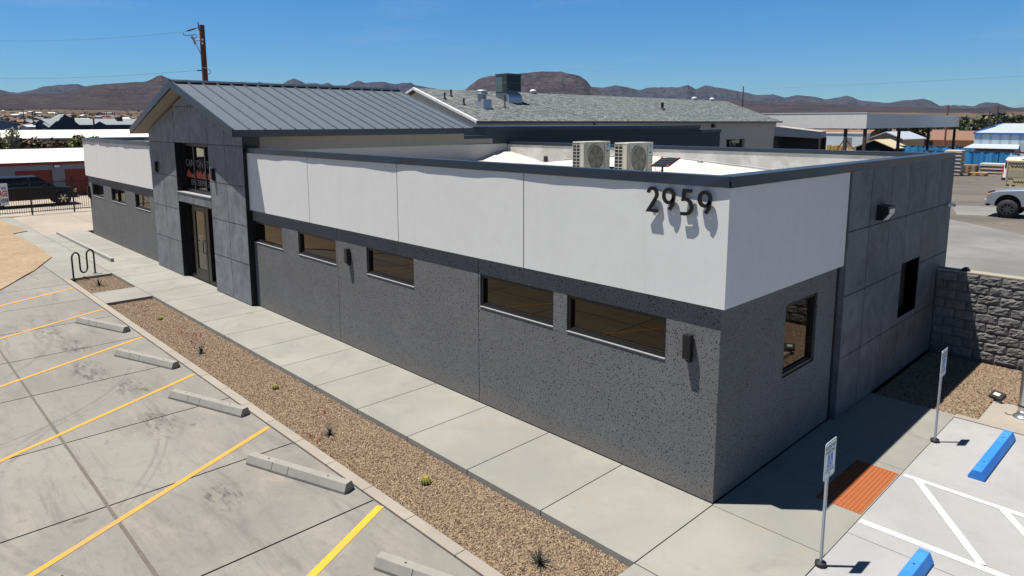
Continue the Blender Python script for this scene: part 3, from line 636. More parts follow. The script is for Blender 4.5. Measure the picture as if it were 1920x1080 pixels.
# copings, wavy outer edge like bent sheet metal
def coping(pts, name="coping", w=.3, drip=.02, wav=.012, seed=0, top=CT, bot=CB, fq=1.):
    """pts: polyline of the outer line; closed loops are not needed. outside is to the right of travel"""
    mb = MB(); pts = [Vector((p[0], p[1], 0)) for p in pts]
    for k in range(len(pts)-1):
        a, b = pts[k], pts[k+1]; d = (b-a); L = d.length; d.normalize(); n = Vector((d.y, -d.x, 0)); N = max(2, int(L/.35))
        m0 = w if k > 0 else 0; m1 = w if k < len(pts)-2 else 0
        prev = None
        for i in range(N+1):
            s = L*i/N; p = a+d*s; o1 = drip+wav*(mnoise.noise(Vector((s*.55*fq+seed*7.3+k*3, seed, 0)))+.4*mnoise.noise(Vector((s*1.7, seed, 3)))) if 0 < i < N else drip
            sin_ = min(max(s, 0 if not m0 else 0), L)
            q = a+d*min(max(s, m0), L-m1)
            ring = [p+n*o1+Vector((0, 0, bot)), p+n*drip*.8+Vector((0, 0, top)), q-n*w+Vector((0, 0, top-.012)), q-n*w+Vector((0, 0, bot-.0)), p+n*.0+Vector((0, 0, bot))]
            if prev:
                for j in range(4): mb.face([prev[j], ring[j], ring[j+1], prev[j+1]])
                mb.face([prev[4], ring[4], ring[0], prev[0]])
            prev = ring
            if i in (0, N): mb.face(ring)
    return mb.build(name, M['coping'], office, fix=False, merge=True)
coping([(-13.72, BY-.002), (BX, BY-.002), (BX+.02 if 0 else BX, 9.62)], w=.3, drip=.028, wav=.022, seed=1, fq=1.5)
coping([(-31.0, 9.6), (-31.0, BY-.002), (-21.37, BY-.002)], w=.3, drip=.03, wav=.022, seed=2, fq=2.2)
mb = MB(); mb.box(-13.68, BX-.31, 9.36, 9.66, CT-.12, CT-.025); mb.build("coping", M['coping'], office)
mb = MB(); mb.box(-30.69, -21.4, 2.3, 2.6, 4.12, 4.235); mb.build("coping", M['coping'], office)
mb = MB(); mb.box(-30.7, -21.4, 2.32, 2.58, 2.6, 4.12); mb.box(-30.7, -21.4, .235, 2.32, 3.86, 3.9); mb.build("wing_roof", M['membrane'], office)
# flat roof deck with crickets, parapet insides
dk = MB(); dx = [-13.7, -11.9, -9.8, -7.7, -4.0, -.23]; dy = [.235, 4, 7.9, 9.05, 9.4]
dz = [[3.6, 3.55, 3.66, 3.78, 3.7, 3.55], [3.6, 3.55, 3.68, 3.8, 3.7, 3.55], [3.63, 3.55, 3.7, 3.86, 3.7, 3.52], [3.93, 3.56, 3.76, 3.94, 3.68, 3.47], [3.93, 3.57, 3.77, 3.96, 3.67, 3.45]]
for i in range(5):
    for j in range(4):
        dk.face([(dx[i], dy[j], dz[j][i]), (dx[i+1], dy[j], dz[j][i+1]), (dx[i+1], dy[j+1], dz[j+1][i+1]), (dx[i], dy[j+1], dz[j+1][i])])
dk.face([(-13.69, 9.38, 2.7), (-.23, 9.38, 2.7), (-.23, 9.38, 4.16), (-13.69, 9.38, 4.16)]); dk.face([(-13.69, .225, 2.7), (-.2, .225, 2.7), (-.2, .225, 4.14), (-13.69, .225, 4.14)])
dk.face([(-.225, .23, 2.7), (-.225, 9.4, 2.7), (-.225, 9.4, 4.14), (-.225, .23, 4.14)])
dk.build("roof_deck", M['membrane'], office, fix=False)
mb = MB(); mb.box(-11.87, -11.72, 9.34, 9.379, 3.6, 3.78); mb.build("scupper", M['matteblack'], office)
bk2 = MB(); bk2.box(-13.69, -.15, 9.39, 9.6, 0, 4.13); bk2.build("back_wall", M['band'], office)
# portal block
PX0, PX1, PYF = -21.36, -13.70, -.165
gx = [PX0, -20.1, -18.87, -17.5, -16.12, -14.91, PX1]; gz = [.012, 1.13, 2.18, 3.235, 4.3, 5.4, 6.1]
def gable_top(x): return 4.70-.0+.325*(3.83-abs(x+17.525))*1.0
holes = [(-18.87, -16.12, 2.76, 4.3), (-18.87, -16.12, .0, 2.45)]
po = MB(); rg = random.Random(9)
gz2 = [.012, 1.13, 2.18, 3.235, 4.3, 5.4, 6.3]
for i in range(6):
    for j in range(6):
        g = .009; a, b, c_, d_ = gx[i]+g, gx[i+1]-g, gz2[j]+g, gz2[j+1]-g; tv = rg.random()
        if i in (2, 3):
            if j in (0, 1, 3): continue
            if j == 2: c_, d_ = 2.459, 2.75
        ztop = lambda x: 4.64+.32*(4.3-abs(x+17.6))-.17
        if c_ > min(ztop(a), ztop(b)) and c_ > max(ztop(a), ztop(b)): continue
        pts = [(a, c_), (b, c_), (b, min(d_, max(c_, ztop(b)))), (a, min(d_, max(c_, ztop(a))))]
        if i in (2,) and j == 5: pass
        po.face([(p, PYF, q) for p, q in pts], 0, tv)
for x in (PX0, PX1):                                          # returns of the portal, black standing in for the shade on them
    for j in range(5): po.face([(x, PYF, gz2[j]+.009), (x, PYF, min(gz2[j+1]-.009, 4.55)), (x, .3, min(gz2[j+1]-.009, 4.55)), (x, .3, gz2[j]+.009)], 1, .6)
for a, b, c_, d_ in holes:
    po.face([(a, PYF, c_), (a, PYF, d_), (a, PYF+.34, d_), (a, PYF+.34, c_)], 1); po.face([(b, PYF, c_), (b, PYF, d_), (b, PYF+.34, d_), (b, PYF+.34, c_)], 1)
    po.face([(a, PYF, d_), (b, PYF, d_), (b, PYF+.34, d_), (a, PYF+.34, d_)], 1)
po.build("portal_panels", [M['panel'], M['black']], office, fix=False)
pb = MB()
pf = [(PX0+.01, 0), (-18.88, 0), (-18.88, 4.31), (-16.11, 4.31), (-16.11, 0), (PX1-.01, 0), (PX1-.01, 4.5), (-17.6, 5.78), (PX0+.01, 4.5)]
def hexq(a, b, c_, d_): pb.box(a, b, PYF+.012, PYF+.30, c_, d_)
hexq(PX0+.01, -18.88, 0, 4.5); hexq(-16.11, PX1-.01, 0, 4.5); hexq(-18.88, -16.11, 2.46, 2.745); pb.prism([(PX0+.01, 4.5), (PX1-.01, 4.5), (-17.6, 5.76)], 'y', PYF+.012, PYF+.25); pb.box(-18.88, -16.11, PYF+.012, PYF+.3, 4.31, 4.5)
pb.box(PX0+.2, PX1-.2, .3, .5, 2.7, 4.5); pb.build("portal_core", M['matteblack'], office)
mb = MB(); mb.box(-18.89, -16.1, PYF-.02, PYF+.18, 2.745, 2.77); mb.build("sill", M['sill'], office)
# portal window with lettering
wy = PYF+.2
w = window(office, 'y', wy, 1, -18.86, -16.13, 2.77, 4.29, mull=(-17.95, -17.04), fr=.09, name="portal_window", sill=False)
def text_mesh(name, body, size, mat, parent, loc, rot, extrude=.002, align='CENTER', sx=1., offset=0):
    c = D.curves.new("tmp", 'FONT'); c.body = body; c.size = size; c.align_x = align; c.align_y = 'CENTER'; c.extrude = extrude; c.offset = offset; c.resolution_u = 3
    o = D.objects.new("tmp", c); SC.collection.objects.link(o); bpy.context.view_layer.update()
    me = D.meshes.new_from_object(o.evaluated_get(bpy.context.evaluated_depsgraph_get())); D.objects.remove(o)
    me.materials.clear(); me.materials.append(mat); me.name = name
    n = D.objects.new(name, me); link(n, parent); n.location = loc; n.rotation_euler = rot; n.scale = (sx, 1, 1); return n
gy = wy+.062
text_mesh("lettering", "CANYON STATE", .31, M['logopale'], w, (-17.5, gy, 3.66), (R(90), 0, 0), sx=1.08)
text_mesh("lettering", "ENTERPRISES", .25, M['logopale'], w, (-17.5, gy, 3.07), (R(90), 0, 0), sx=1.22)
lg = MB(); rg = random.Random(3)
tops = [(-18.75, .02), (-18.55, .3), (-18.35, .13), (-18.1, .1), (-17.98, .1), (-17.75, .34), (-17.7, .16), (-17.5, .3), (-17.42, .12), (-17.2, .3), (-17.1, .14), (-16.9, .2), (-16.6, .36), (-16.4, .16), (-16.2, .05)]
for (xa, ha), (xb, hb) in zip(tops[:-1], tops[1:]):
    lg.face([(xa, gy, 3.22), (xb, gy, 3.22), (xb, gy, 3.25+hb*.75), (xa, gy, 3.25+ha*.75)])
lg.build("mountain_emblem", M['logored'], w)
# entrance doors
dy0 = PYF+.2; dr = MB(); z1 = 2.44
fr_ = [(-18.86, -18.79), (-18.3, -18.21), (-17.22, -17.0), (-16.22, -16.13)]
for a, b in fr_: dr.box(a, b, dy0, dy0+.12, .0, z1)
dr.box(-18.79, -16.22, dy0+.002, dy0+.12, z1-.09, z1); dr.box(-18.79, -18.3, dy0+.002, dy0+.12, .0, .1); dr.box(-17.0, -16.22, dy0+.002, dy0+.12, 0, .1)
dfr = dr.build("door_frame", M['black'], office, bevel=.003)
mb = MB(); mb.box(-18.8, -18.29, dy0+.07, dy0+.08, .09, z1-.08); mb.build("pane", M['glass'], dfr)
mb = MB(); mb.box(-17.01, -16.21, dy0+.07, dy0+.08, .09, z1-.08); mb.build("pane", M['glass'], dfr)
dd = MB(); dd.box(-18.2, -18.08, dy0-.01, dy0+.05, .02, z1-.1); dd.box(-17.35, -17.23, dy0-.01, dy0+.05, .02, z1-.1); dd.box(-18.08, -17.35, dy0-.01, dy0+.05, z1-.24, z1-.1); dd.box(-18.08, -17.35, dy0-.01, dy0+.05, .02, .36)
door = dd.build("door", M['black'], office, bevel=.003)
mb = MB(); mb.box(-18.09, -17.34, dy0+.015, dy0+.025, .35, z1-.23); mb.build("pane", M['glass'], door)
mb = MB()
for s in (0, .62): mb.tube([(-17.3, dy0-.01, .95), (-17.3, dy0-.09, .95), (-17.3, dy0-.09, 1.3), (-17.3, dy0-.01, 1.3)], .014, 8)
mb.tube([(-17.55, dy0-.01, .95), (-17.55, dy0-.1, .97), (-17.55, dy0-.1, 1.28), (-17.55, dy0-.01, 1.3)], .012, 8) if 0 else None
mb.build("handle", M['black'], door)
text_mesh("lettering", "OFFICE HOURS\nMON - FRI\n8 - 5", .085, M['logopale'], door, (-17.74, dy0+.011, 1.35), (R(90), 0, 0)) if 0 else None
mb = MB(); 
for k, wd in enumerate((.36, .28, .2)): mb.box(-17.74-wd/2, -17.74+wd/2, dy0+.010, dy0+.013, 1.42-k*.07, 1.45-k*.07)
mb.build("door_lettering", M['logopale'], door)
# gable roof with standing seams
RX, RZ, EZ, EX = -17.6, 6.1, 4.72, 4.31; RY0, RY1 = -.56, 7.45; sl_ = (RZ-EZ)/EX
rf = MB()
for s in (-1, 1):
    def RP(d, y, h): return (RX+s*d, y, RZ-sl_*d+h)
    rf.face([RP(0, RY0, 0), RP(EX, RY0, 0), RP(EX, RY1, 0), RP(0, RY1, 0)])
    n = 19
    for k in range(n+1):
        y = RY0+.02+(RY1-RY0-.04)*k/n
        v = [RP(.06, y-.016, -.01), RP(EX, y-.016, -.01), RP(EX, y+.016, -.01), RP(.06, y+.016, -.01), RP(.06, y-.012, .05), RP(EX, y-.012, .05), RP(EX, y+.012, .05), RP(.06, y+.012, .05)]
        rf.add(v, [(0, 3, 2, 1), (4, 5, 6, 7), (0, 1, 5, 4), (1, 2, 6, 5), (2, 3, 7, 6), (3, 0, 4, 7)])
roof = rf.build("roof", M['roofmetal'], office)
rc = MB()
for s in (-1, 1): rc.add([(RX, RY0-.01, RZ+.075), (RX+s*.17, RY0-.01, RZ+.01), (RX+s*.17, RY1+.01, RZ+.01), (RX, RY1+.01, RZ+.075)], [(0, 1, 2, 3)]); 
rc.build("ridge_cap", M['coping'], roof)
for s in (-1, 1):
    fb = MB()
    for y in (RY0, RY1):                                       # rake boards
        yo = -.03 if y == RY0 else .03
        fb.add([(RX, y, RZ+.035), (RX+s*(EX+.02), y, EZ+.03), (RX+s*(EX+.02), y, EZ-.17), (RX, y, RZ-.17), (RX, y+yo, RZ+.035), (RX+s*(EX+.02), y+yo, EZ+.03), (RX+s*(EX+.02), y+yo, EZ-.17), (RX, y+yo, RZ-.17)],
               [(0, 1, 2, 3), (7, 6, 5, 4), (0, 4, 5, 1), (1, 5, 6, 2), (2, 6, 7, 3), (3, 7, 4, 0)])
    fb.box(*sorted((RX+s*EX, RX+s*(EX+.03))), RY0, RY1, EZ-.17, EZ+.012)
    fb.build("fascia", M['coping'], roof)
    sf = MB(); sf.face([(RX, RY0+.005, RZ-.19), (RX+s*EX, RY0+.005, EZ-.172), (RX+s*EX, RY1-.005, EZ-.172), (RX, RY1-.005, RZ-.19)]); sf.build("soffit", M['soffit'], roof)
dr_ = MB()
for x, o_ in ((-13.72, .0), (PX0+.02, 0)):
    dr_.face([(x, .3, 4.17), (x, 7.4, 4.17), (x, 7.4, 4.6), (x, .3, 4.6)], 0); dr_.face([(x, .3, 2.7), (x, 9.4, 2.7), (x, 9.4, 4.17), (x, .3, 4.17)], 1)
dr_.prism([(-21.3, 2.7), (-13.74, 2.7), (-13.74, 4.5), (-17.6, 5.75), (-21.3, 4.5)], 'y', 7.2, 7.35)
dr_.build("entry_drum", [M['greystucco'], M['offwhite']], office, fix=False)
# raised rear parapet beyond the entry roof
rp = MB(); rp.box(-20, -13.76, 7.42, 8.74, 2.7, 4.36, 0); rp.box(-20, -13.75, 8.745, 22.37, 2.7, 4.62, 1); rp.box(-20, -13.75, 22.375, 24.35, 2.7, 4.42, 1); rp.box(-20, -13.78, 8.74, 24.34, 0, 2.7, 1)
rp.build("rear_parapet", [M['greystucco'], M['charcoal_wall']], office)
rp = MB(); rp.box(-20.02, -13.7, 7.4, 8.46, 4.36, 4.47); rp.box(-20.02, -13.7, 8.46, 8.74, 4.36, 4.77); rp.box(-20.02, -13.71, 8.745, 22.39, 4.62, 4.77); rp.box(-20.02, -13.71, 22.395, 24.4, 4.42, 4.56)
rp.build("coping", M['coping'], office)

# ------------------------------------------------------------------ things fixed to the building
def stroke(mb, path, w, y0, y1, closed=False):
    P = [Vector((p[0], p[1])) for p in path]; n = len(P); L = []; Rr = []
    for i, p in enumerate(P):
        if closed: a, b = P[i-1], P[(i+1) % n]; t0 = (p-a).normalized(); t1 = (b-p).normalized()
        else: t0 = (p-P[i-1]).normalized() if i > 0 else None; t1 = (P[i+1]-p).normalized() if i < n-1 else None
        t0 = t0 if t0 is not None else t1; t1 = t1 if t1 is not None else t0
        m = (t0+t1); m.normalize(); nn = Vector((-m.y, m.x)); k = w/2/max(.45, nn.dot(Vector((-t0.y, t0.x))))
        L.append(p+nn*k); Rr.append(p-nn*k)
    rng = range(n if closed else n-1)
    for i in rng:
        j = (i+1) % n; q = [L[i], L[j], Rr[j], Rr[i]]
        mb.face([(a.x, y0, a.y) for a in q]); mb.face([(a.x, y1, a.y) for a in q]); mb.face([(L[i].x, y0, L[i].y), (L[j].x, y0, L[j].y), (L[j].x, y1, L[j].y), (L[i].x, y1, L[i].y)])
        mb.face([(Rr[i].x, y0, Rr[i].y), (Rr[j].x, y0, Rr[j].y), (Rr[j].x, y1, Rr[j].y), (Rr[i].x, y1, Rr[i].y)])
    if not closed:
        for k in (0, n-1): mb.face([(L[k].x, y0, L[k].y), (Rr[k].x, y0, Rr[k].y), (Rr[k].x, y1, Rr[k].y), (L[k].x, y1, L[k].y)])
def arc2(cx, cy, r, a0, a1, n=18, ry=None): return [(cx+r*math.cos(R(a0+(a1-a0)*i/n)), cy+(ry or r)*math.sin(R(a0+(a1-a0)*i/n))) for i in range(n+1)]
DIG = {'2': [arc2(.27, .70, .215, 168, -18, 16, .235)+[(.40, .50), (.09, .065), (.55, .065)]],
       '9': [arc2(.29, .68, .235, 0, 360, 30, .255)[:-1], arc2(.2, .72, .325, -8, -64, 8, .62)[0:]],
       '5': [[(.5, .935), (.165, .935), (.125, .60), (.23, .61)]+arc2(.23, .335, .285, 80, -90, 16, .275)+[(.03, .06)]]}
hn = thing("house_number", "large black raised house number 2959 on the pale band", "house number", (0, BY-.04, 3.745))
H_ = .335
for ch, x in zip("2959", (-1.07, -.83, -.565, -.315)):
    mb = MB()
    for k, pth in enumerate(DIG[ch]):
        p = [(x+a*H_*.93, b*H_) for a, b in pth]; stroke(mb, p, .043, 0, -.026, closed=(ch == '9' and k == 0))
    dg = mb.build("digit", M['digit'], hn)
    pins = MB()
    for a, b in ((.25, .62), (.3, .1)): pins.tube([(x+a*H_, .0, b*H_), (x+a*H_, .037, b*H_)], .004, 6)
def sconce(loc, label, s=1.):
    t_ = thing("wall_lamp", label, "wall lamp", loc, 0, "black wall lamps on the front")
    mb = MB(); mb.box(-.03, .03, -.012, 0, -.13*s, .13*s); mb.build("backplate", M['black'], t_)
    mb = MB(); mb.box(-.055, .055, -.10, -.012, -.155*s, .165*s); mb.build("housing", M['black'], t_, bevel=.004)
    mb = MB(); mb.box(-.035, .035, -.085, -.03, -.162*s, -.1555*s); mb.build("lens", M['logopale'], t_)
    mb = MB(); mb.box(-.02, .05, -.06, -.013, -.2*s, -.163*s); mb.build("bracket", M['black'], t_)
sconce((-.42, 0, 2.03), "black wall lamp beside the widest corner window, below the house number")
sconce((-8.82, 0, 2.05), "black wall lamp between the second and third window right of the entry")
sconce((-20.67, PYF, 3.47), "black wall lamp on the grey panels left of the lettered window")
sconce((-15.74, PYF, 3.47), "black wall lamp on the grey panels right of the lettered window")
sconce((-30.74, 0, 1.9), "black wall lamp at the far end wall by the iron fence", 1.5)
# wall pack floodlight on the side
t_ = thing("floodlight", "boxy black wall floodlight with white lens on the shaded side panels", "floodlight", (sx, 5.12, 3.37))
mb = MB(); mb.prism([(0, -.13), (.1, -.13), (.19, .0), (.19, .11), (0, .13)], 'y', -.17, .17)
mb.build("housing", M['black'], t_, bevel=.006)
mb = MB(); mb.add([(.105, -.13, -.13), (.197, -.13, -.004), (.197, .13, -.004), (.105, .13, -.13)], [(0, 1, 2, 3)]); mb.add([(.193, -.13, .0), (.194, -.13, .07), (.194, .13, .07), (.193, .13, .0)], [(0, 1, 2, 3)]); mb.build("lens", plain("frosted_lens", (.6, .62, .62), .3), t_)
def dome(loc, label, rz):
    t_ = thing("security_camera", label, "camera", loc, rz, "small security cameras")
    mb = MB(); mb.lathe([(.055, 0), (.055, .03), (0.0, .03)], 16); o = mb.build("mount", M['whitepaint'], t_); o.rotation_euler = (0, R(90), 0)
    mb = MB(); mb.tube([(.02, 0, 0), (.11, .02, -.02)], .034, 12); mb.build("barrel", M['whitepaint'], t_)
    mb = MB(); mb.tube([(.108, .02, -.02), (.12, .022, -.022)], .027, 12); mb.build("lens", M['black'], t_)
dome((sx, 9.45, 3.14), "small white security camera at the rear edge of the side wall", 0)
dome((-31.0, .1, 3.5), "small white security camera at the far end of the pale band", R(180))
# house-number lamp / rooftop equipment
def ac_unit(x1, y0, z, label, w=.31, L=.82, h=.62):
    t_ = thing("air_conditioner", label, "air conditioner", (x1, y0, z), 0, "beige air conditioner condensers on the flat roof")
    mb = MB(); mb.box(-w, -.02, .02, L, 0, h-.03); mb.box(-w-.004, .004, -.004, L+.004, h-.03, h); mb.box(-.022, 0, .02, L, 0, h-.03)
    mb.box(-w*.38, -.02, 0, .021, 0, h-.03); mb.build("casing", M['beige'], t_, bevel=.006)
    fy = L*.42; fz = h*.49; r = h*.40
    mb = MB(); N = 40                                              # fan opening with ring and guard bars
    mb.add([(.004, fy, fz)]+[(.004, fy+r*math.cos(2*math.pi*k/N), fz+r*math.sin(2*math.pi*k/N)) for k in range(N)], [(0, k+1, (k+1) % N+1) for k in range(N)])
    mb.build("fan_recess", M['beigedark'], t_)
    mb = MB(); mb.tube([(.012, fy+(r+.012)*math.cos(2*math.pi*k/N), fz+(r+.012)*math.sin(2*math.pi*k/N)) for k in range(N+1)], .012, 6, cap=False)
    s_ = r*1.16
    for a, b in (((fy-s_, fz-s_), (fy-s_, fz+s_)), ((fy-s_, fz+s_), (fy+s_, fz+s_)), ((fy+s_, fz+s_), (fy+s_, fz-s_)), ((fy+s_, fz-s_), (fy-s_, fz-s_))): mb.bar((.012, *a), (.012, *b), .012, .014)
    for k in range(-6, 7):
        d = k*r/7; hh = math.sqrt(max(r*r-d*d, 0)); mb.bar((.014, fy+d, fz-hh), (.014, fy+d, fz+hh), .004, .004)
    mb.build("fan_guard", M['beige'], t_)
    mb = MB()
    for k in range(5):
        a = 2*math.pi*k/5; mb.add([(.007, fy+.03*math.cos(a), fz+.03*math.sin(a)), (.008, fy+r*.9*math.cos(a+.1), fz+r*.9*math.sin(a+.1)), (.012, fy+r*.9*math.cos(a+.75), fz+r*.9*math.sin(a+.75)), (.009, fy+.05*math.cos(a+1), fz+.05*math.sin(a+1))], [(0, 1, 2, 3)])
    mb.build("fan_blade", plain("fan_blade_grey", (.16, .15, .13), .5), t_)
    mb = MB(); mb.box(-w+.0, -w*.42, .006, .019, .01, h-.04); mb.build("coil", M['acdark'], t_)
    mb = MB()
    for k in range(9): z_ = .02+k*(h-.08)/8; mb.box(-w, -w*.39, -.002, .004, z_-.006, z_+.006)
    for k in range(3): x_ = -w+.004+k*(w*.6)/2; mb.box(x_-.006, x_+.006, -.004, .003, .01, h-.04)
    mb.build("side_grille", M['beige'], t_)
    mb = MB(); q = L*.86
    mb.add([(.006, q, h*.74), (.006, q+.05, h*.78), (.006, q+.075, h*.92), (.006, q+.02, h*.9)], [(0, 1, 2, 3)]); mb.build("badge", M['logo'], t_)
    mb = MB(); mb.box(.001, .006, q, q+.06, h*.66, h*.70); mb.add([(.007, q-.0, h*.84), (.007, q+.05, h*.93), (.007, q+.012, h*.91)], [(0, 1, 2)]); mb.build("badge", M['ink'], t_)
    mb = MB()
    for k in range(5): mb.box(.0, .003, L*.83, L*.99, h*(.14+.11*k), h*(.14+.11*k)+.004)
    mb.build("service_panel_lines", M['beigedark'], t_)
    mb = MB(); mb.box(-w, 0, .1, .16, -.1, 0); mb.box(-w, 0, L-.16, L-.1, -.1, 0); mb.build("foot_rail", M['black'], t_)
ac_unit(-4.76, 3.0, 3.90, "beige air conditioner condenser farther from the solar panel")
ac_unit(-3.70, 3.0, 3.90, "beige air conditioner condenser beside the small solar panel")
mb = MB(); mb.tube([(-4.9, 3.9, 3.95), (-4.4, 3.95, 3.98), (-3.9, 3.4, 4.02)], .03, 8); tag(mb.build("refrigerant_pipe", M['matteblack']), "black insulated pipe running between the two beige condensers", "pipe")
for lab_, pts_ in (("thin grey conduit lying on the white roof behind the condensers", [(-11.5, 5.2, 3.64), (-8, 5.0, 3.82), (-5.3, 4.6, 3.84), (-2.2, 4.2, 3.7)]), ("pale pipe run along the foot of the rear parapet", [(-10.8, 9.2, 3.72), (-7.7, 9.22, 3.99), (-4, 9.22, 3.73), (-.6, 9.22, 3.52)])):
    mb = MB(); mb.tube([Vector(p) for p in pts_], .018, 6)
    for a_, b_ in zip(pts_[:-1], pts_[1:]): m_ = (Vector(a_)+Vector(b_))/2; mb.box(m_.x-.06, m_.x+.06, m_.y-.05, m_.y+.05, m_.z-.06, m_.z)
    tag(mb.build("roof_conduit", M['sill']), lab_, "conduit")
t_ = thing("solar_panel", "small black solar panel on a short post behind the parapet", "solar panel", (-1.26, .5, 3.55))
mb = MB(); mb.tube([(0, 0, 0), (0, 0, .7), (0, 0, .76)], .014, 8); mb.box(-.06, .06, -.06, .06, 0, .02); mb.build("post", M['black'], t_)
mb = MB(); A = [Vector((-.165, -.04, .755)), Vector((.115, -.04, .76)), Vector((.2, .10, .87)), Vector((-.08, .10, .865))]
nrm = (A[1]-A[0]).cross(A[3]-A[0]).normalized()*.02
mb.add(A+[a-nrm for a in A], [(0, 1, 2, 3), (7, 6, 5, 4), (0, 4, 5, 1), (1, 5, 6, 2), (2, 6, 7, 3), (3, 7, 4, 0)]); mb.build("panel", plain("solar_cell", (.012, .013, .02), .2), t_)
mb = MB()
for k in (.25, .5, .75): mb.bar(A[0].lerp(A[3], k)+nrm*.1, A[1].lerp(A[2], k)+nrm*.1, .004, .002)
mb.build("cell_lines", M['sill'], t_)
for a in A:
    mb = MB(); mb.lathe([(.0, -.012), (.014, -.012), (.014, .012), (0, .012)], 8, c=tuple(a)); mb.build("corner_cap", M['orangeplastic'], t_)
mb = MB(); mb.tube([(-.09, -.01, .76), (-.1, -.03, .70), (-.05, -.03, .67), (0, -.015, .7)], .004, 6); mb.build("cable", M['black'], t_)

# ------------------------------------------------------------------ parking furniture
def wheel_stop(loc, rz, label, mat, group, L=1.83, col=None):
    t_ = thing("wheel_stop", label, "wheel stop", loc, rz, group)
    mb = MB(); prof = [(-.1, 0), (.1, 0), (.1, .035), (.055, .135), (-.055, .135), (-.1, .035)]
    N = 14
    for k in range(N):
        a, b = -L/2+L*k/N, -L/2+L*(k+1)/N; rg = random.Random(k)
        for i in range(6):
            j = (i+1) % 6; mb.face([(a, *prof[i]), (b, *prof[i]), (b, *prof[j]), (a, *prof[j])])
    mb.face([(-L/2, *p) for p in prof]); mb.face([(L/2, *p) for p in prof])
    mb.build("block", mat, t_, bevel=.006, merge=True)
    for s in (-.55, .55):
        mb = MB(); mb.lathe([(0, .002), (.014, .002), (.014, 0)], 10, c=(s, 0, .135)); mb.build("anchor_pin", M['matteblack'], t_)
    if mat == M['stop']:
        for s in (-.42, -.12):
            mb = MB(); mb.box(s-.006, s+.006, -.087, -.0455, .035, .112) if 0 else mb.add([(s, -.1015, .035), (s+.009, -.1015, .035), (s+.009, -.0555, .1365), (s, -.0555, .1365)], [(0, 1, 2, 3)]); mb.build("crack", M['joint'], t_)
G1 = "grey concrete wheel stops along the gravel strip"
for cx, cy, lab in ((-14.38, -3.58, "grey concrete wheel stop farthest along, nearest the bike rack"), (-11.0, -3.58, "grey concrete wheel stop second from the bike rack"), (-7.78, -3.52, "grey concrete wheel stop third from the bike rack, with dark spatter in front"),
                    (-4.42, -3.53, "grey concrete wheel stop in the wide stall before the fresh yellow stripe"), (-1.1, -3.5, "grey concrete wheel stop at the bottom edge past the fresh yellow stripe")):
    wheel_stop((cx, cy, .0), math.atan2(.54, 1.55), lab, M['stop'], G1)
G2 = "blue wheel stops in the accessible bays"
wheel_stop((2.24, 4.08, 0), R(89), "bright blue wheel stop in the bay nearer the block wall", M['bluepaint'], G2)
wheel_stop((2.25, -.26, 0), R(89), "bright blue wheel stop in the bay nearest the viewer", M['bluepaint'], G2)
def access_sign(loc, label):
    t_ = thing("parking_sign", label, "sign", loc, 0, "accessible parking signs on posts")
    mb = MB(); mb.lathe([(.055, 0), (.06, .01), (.06, .045), (.02, .05)], 20); mb.lathe([(.062, .012), (.062, .032)], 20, 0); mb.build("base", M['matteblack'], t_)
    mb = MB(); mb.bar((0, 0, .04), (0, 0, 1.46), .032, .014); mb.bar((.008, -.012, .04), (.008, -.012, 1.46), .006, .02); mb.bar((.008, .012, .04), (.008, .012, 1.46), .006, .02); mb.build("post", M['galv'], t_)
    o = MB(); W, Hh = .15, .215; pts = []
    for cx, cy, a0 in ((W-.025, Hh-.025, 0), (-W+.025, Hh-.025, 90), (-W+.025, -Hh+.025, 180), (W-.025, -Hh+.025, 270)): pts += [(cx+.025*math.cos(R(a0+k*30)), cy+.025*math.sin(R(a0+k*30))) for k in range(4)]
    o.prism([(a, b+1.28) for a, b in pts], 'x', .018, .021); pl = o.build("plate", M['signwhite'], t_)
    b = MB(); ins = [(a*.93, c_*.95+1.28) for a, c_ in pts]; ins2 = [(a*.90, c_*.93+1.28) for a, c_ in pts]; n = len(ins)
    for i in range(n): j = (i+1) % n; b.face([(.0222, *ins[i]), (.0222, *ins[j]), (.0222, *ins2[j]), (.0222, *ins2[i])])
    b.build("border", M['signgreen'], pl)
    rt_ = (R(90), 0, R(90))
    text_mesh("lettering", "RESERVED", .058, M['signgreen'], pl, (.0225, 0, 1.425), rt_, .0004); text_mesh("lettering", "PARKING", .058, M['signgreen'], pl, (.0225, 0, 1.372), rt_, .0004)
    b = MB(); b.box(.0215, .0228, -.07, .07, 1.2, 1.34); b.build("blue_square", M['signblue'], pl)
    b = MB(); X = .0234; path = arc2(-.005, 1.25, .034, 120, 380, 16)
    for i in range(len(path)-1): b.bar((X, *path[i]), (X, *path[i+1]), .001, .008, upv=(1, 0, 0)) if 0 else b.bar((X, *path[i]), (X, *path[i+1]), .008, .001, upv=(1, 0, 0))
    for p, q in (((-.008, 1.305), (-.004, 1.265)), ((-.004, 1.265), (.028, 1.262)), ((.028, 1.262), (.042, 1.225)), ((-.007, 1.288), (.022, 1.286)), ((.042, 1.225), (.054, 1.229))): b.bar((X, *p), (X, *q), .009, .001, upv=(1, 0, 0))
    b.add([(X, -.008+.011*math.cos(k*math.pi/5), 1.322+.011*math.sin(k*math.pi/5)) for k in range(10)], [tuple(range(10))]); b.build("wheelchair_symbol", M['signwhite'], pl)
    for k, s in enumerate(("VEHICLE PLACARD", "OR PLATE REQUIRED", "ONLY")): text_mesh("lettering", s, .024, M['signgreen'], pl, (.0225, 0, 1.178-k*.03), rt_, .0004)
    for z in (1.463, 1.09): b = MB(); b.lathe([(0, .004), (.008, .003), (.008, 0)], 8); q = b.build("bolt", M['galv'], pl); q.location = (.021, 0, z); q.rotation_euler = (0, R(90), 0)
access_sign((1.49, -.27, 0), "white accessible parking sign on a steel post, nearer one beside the corner")
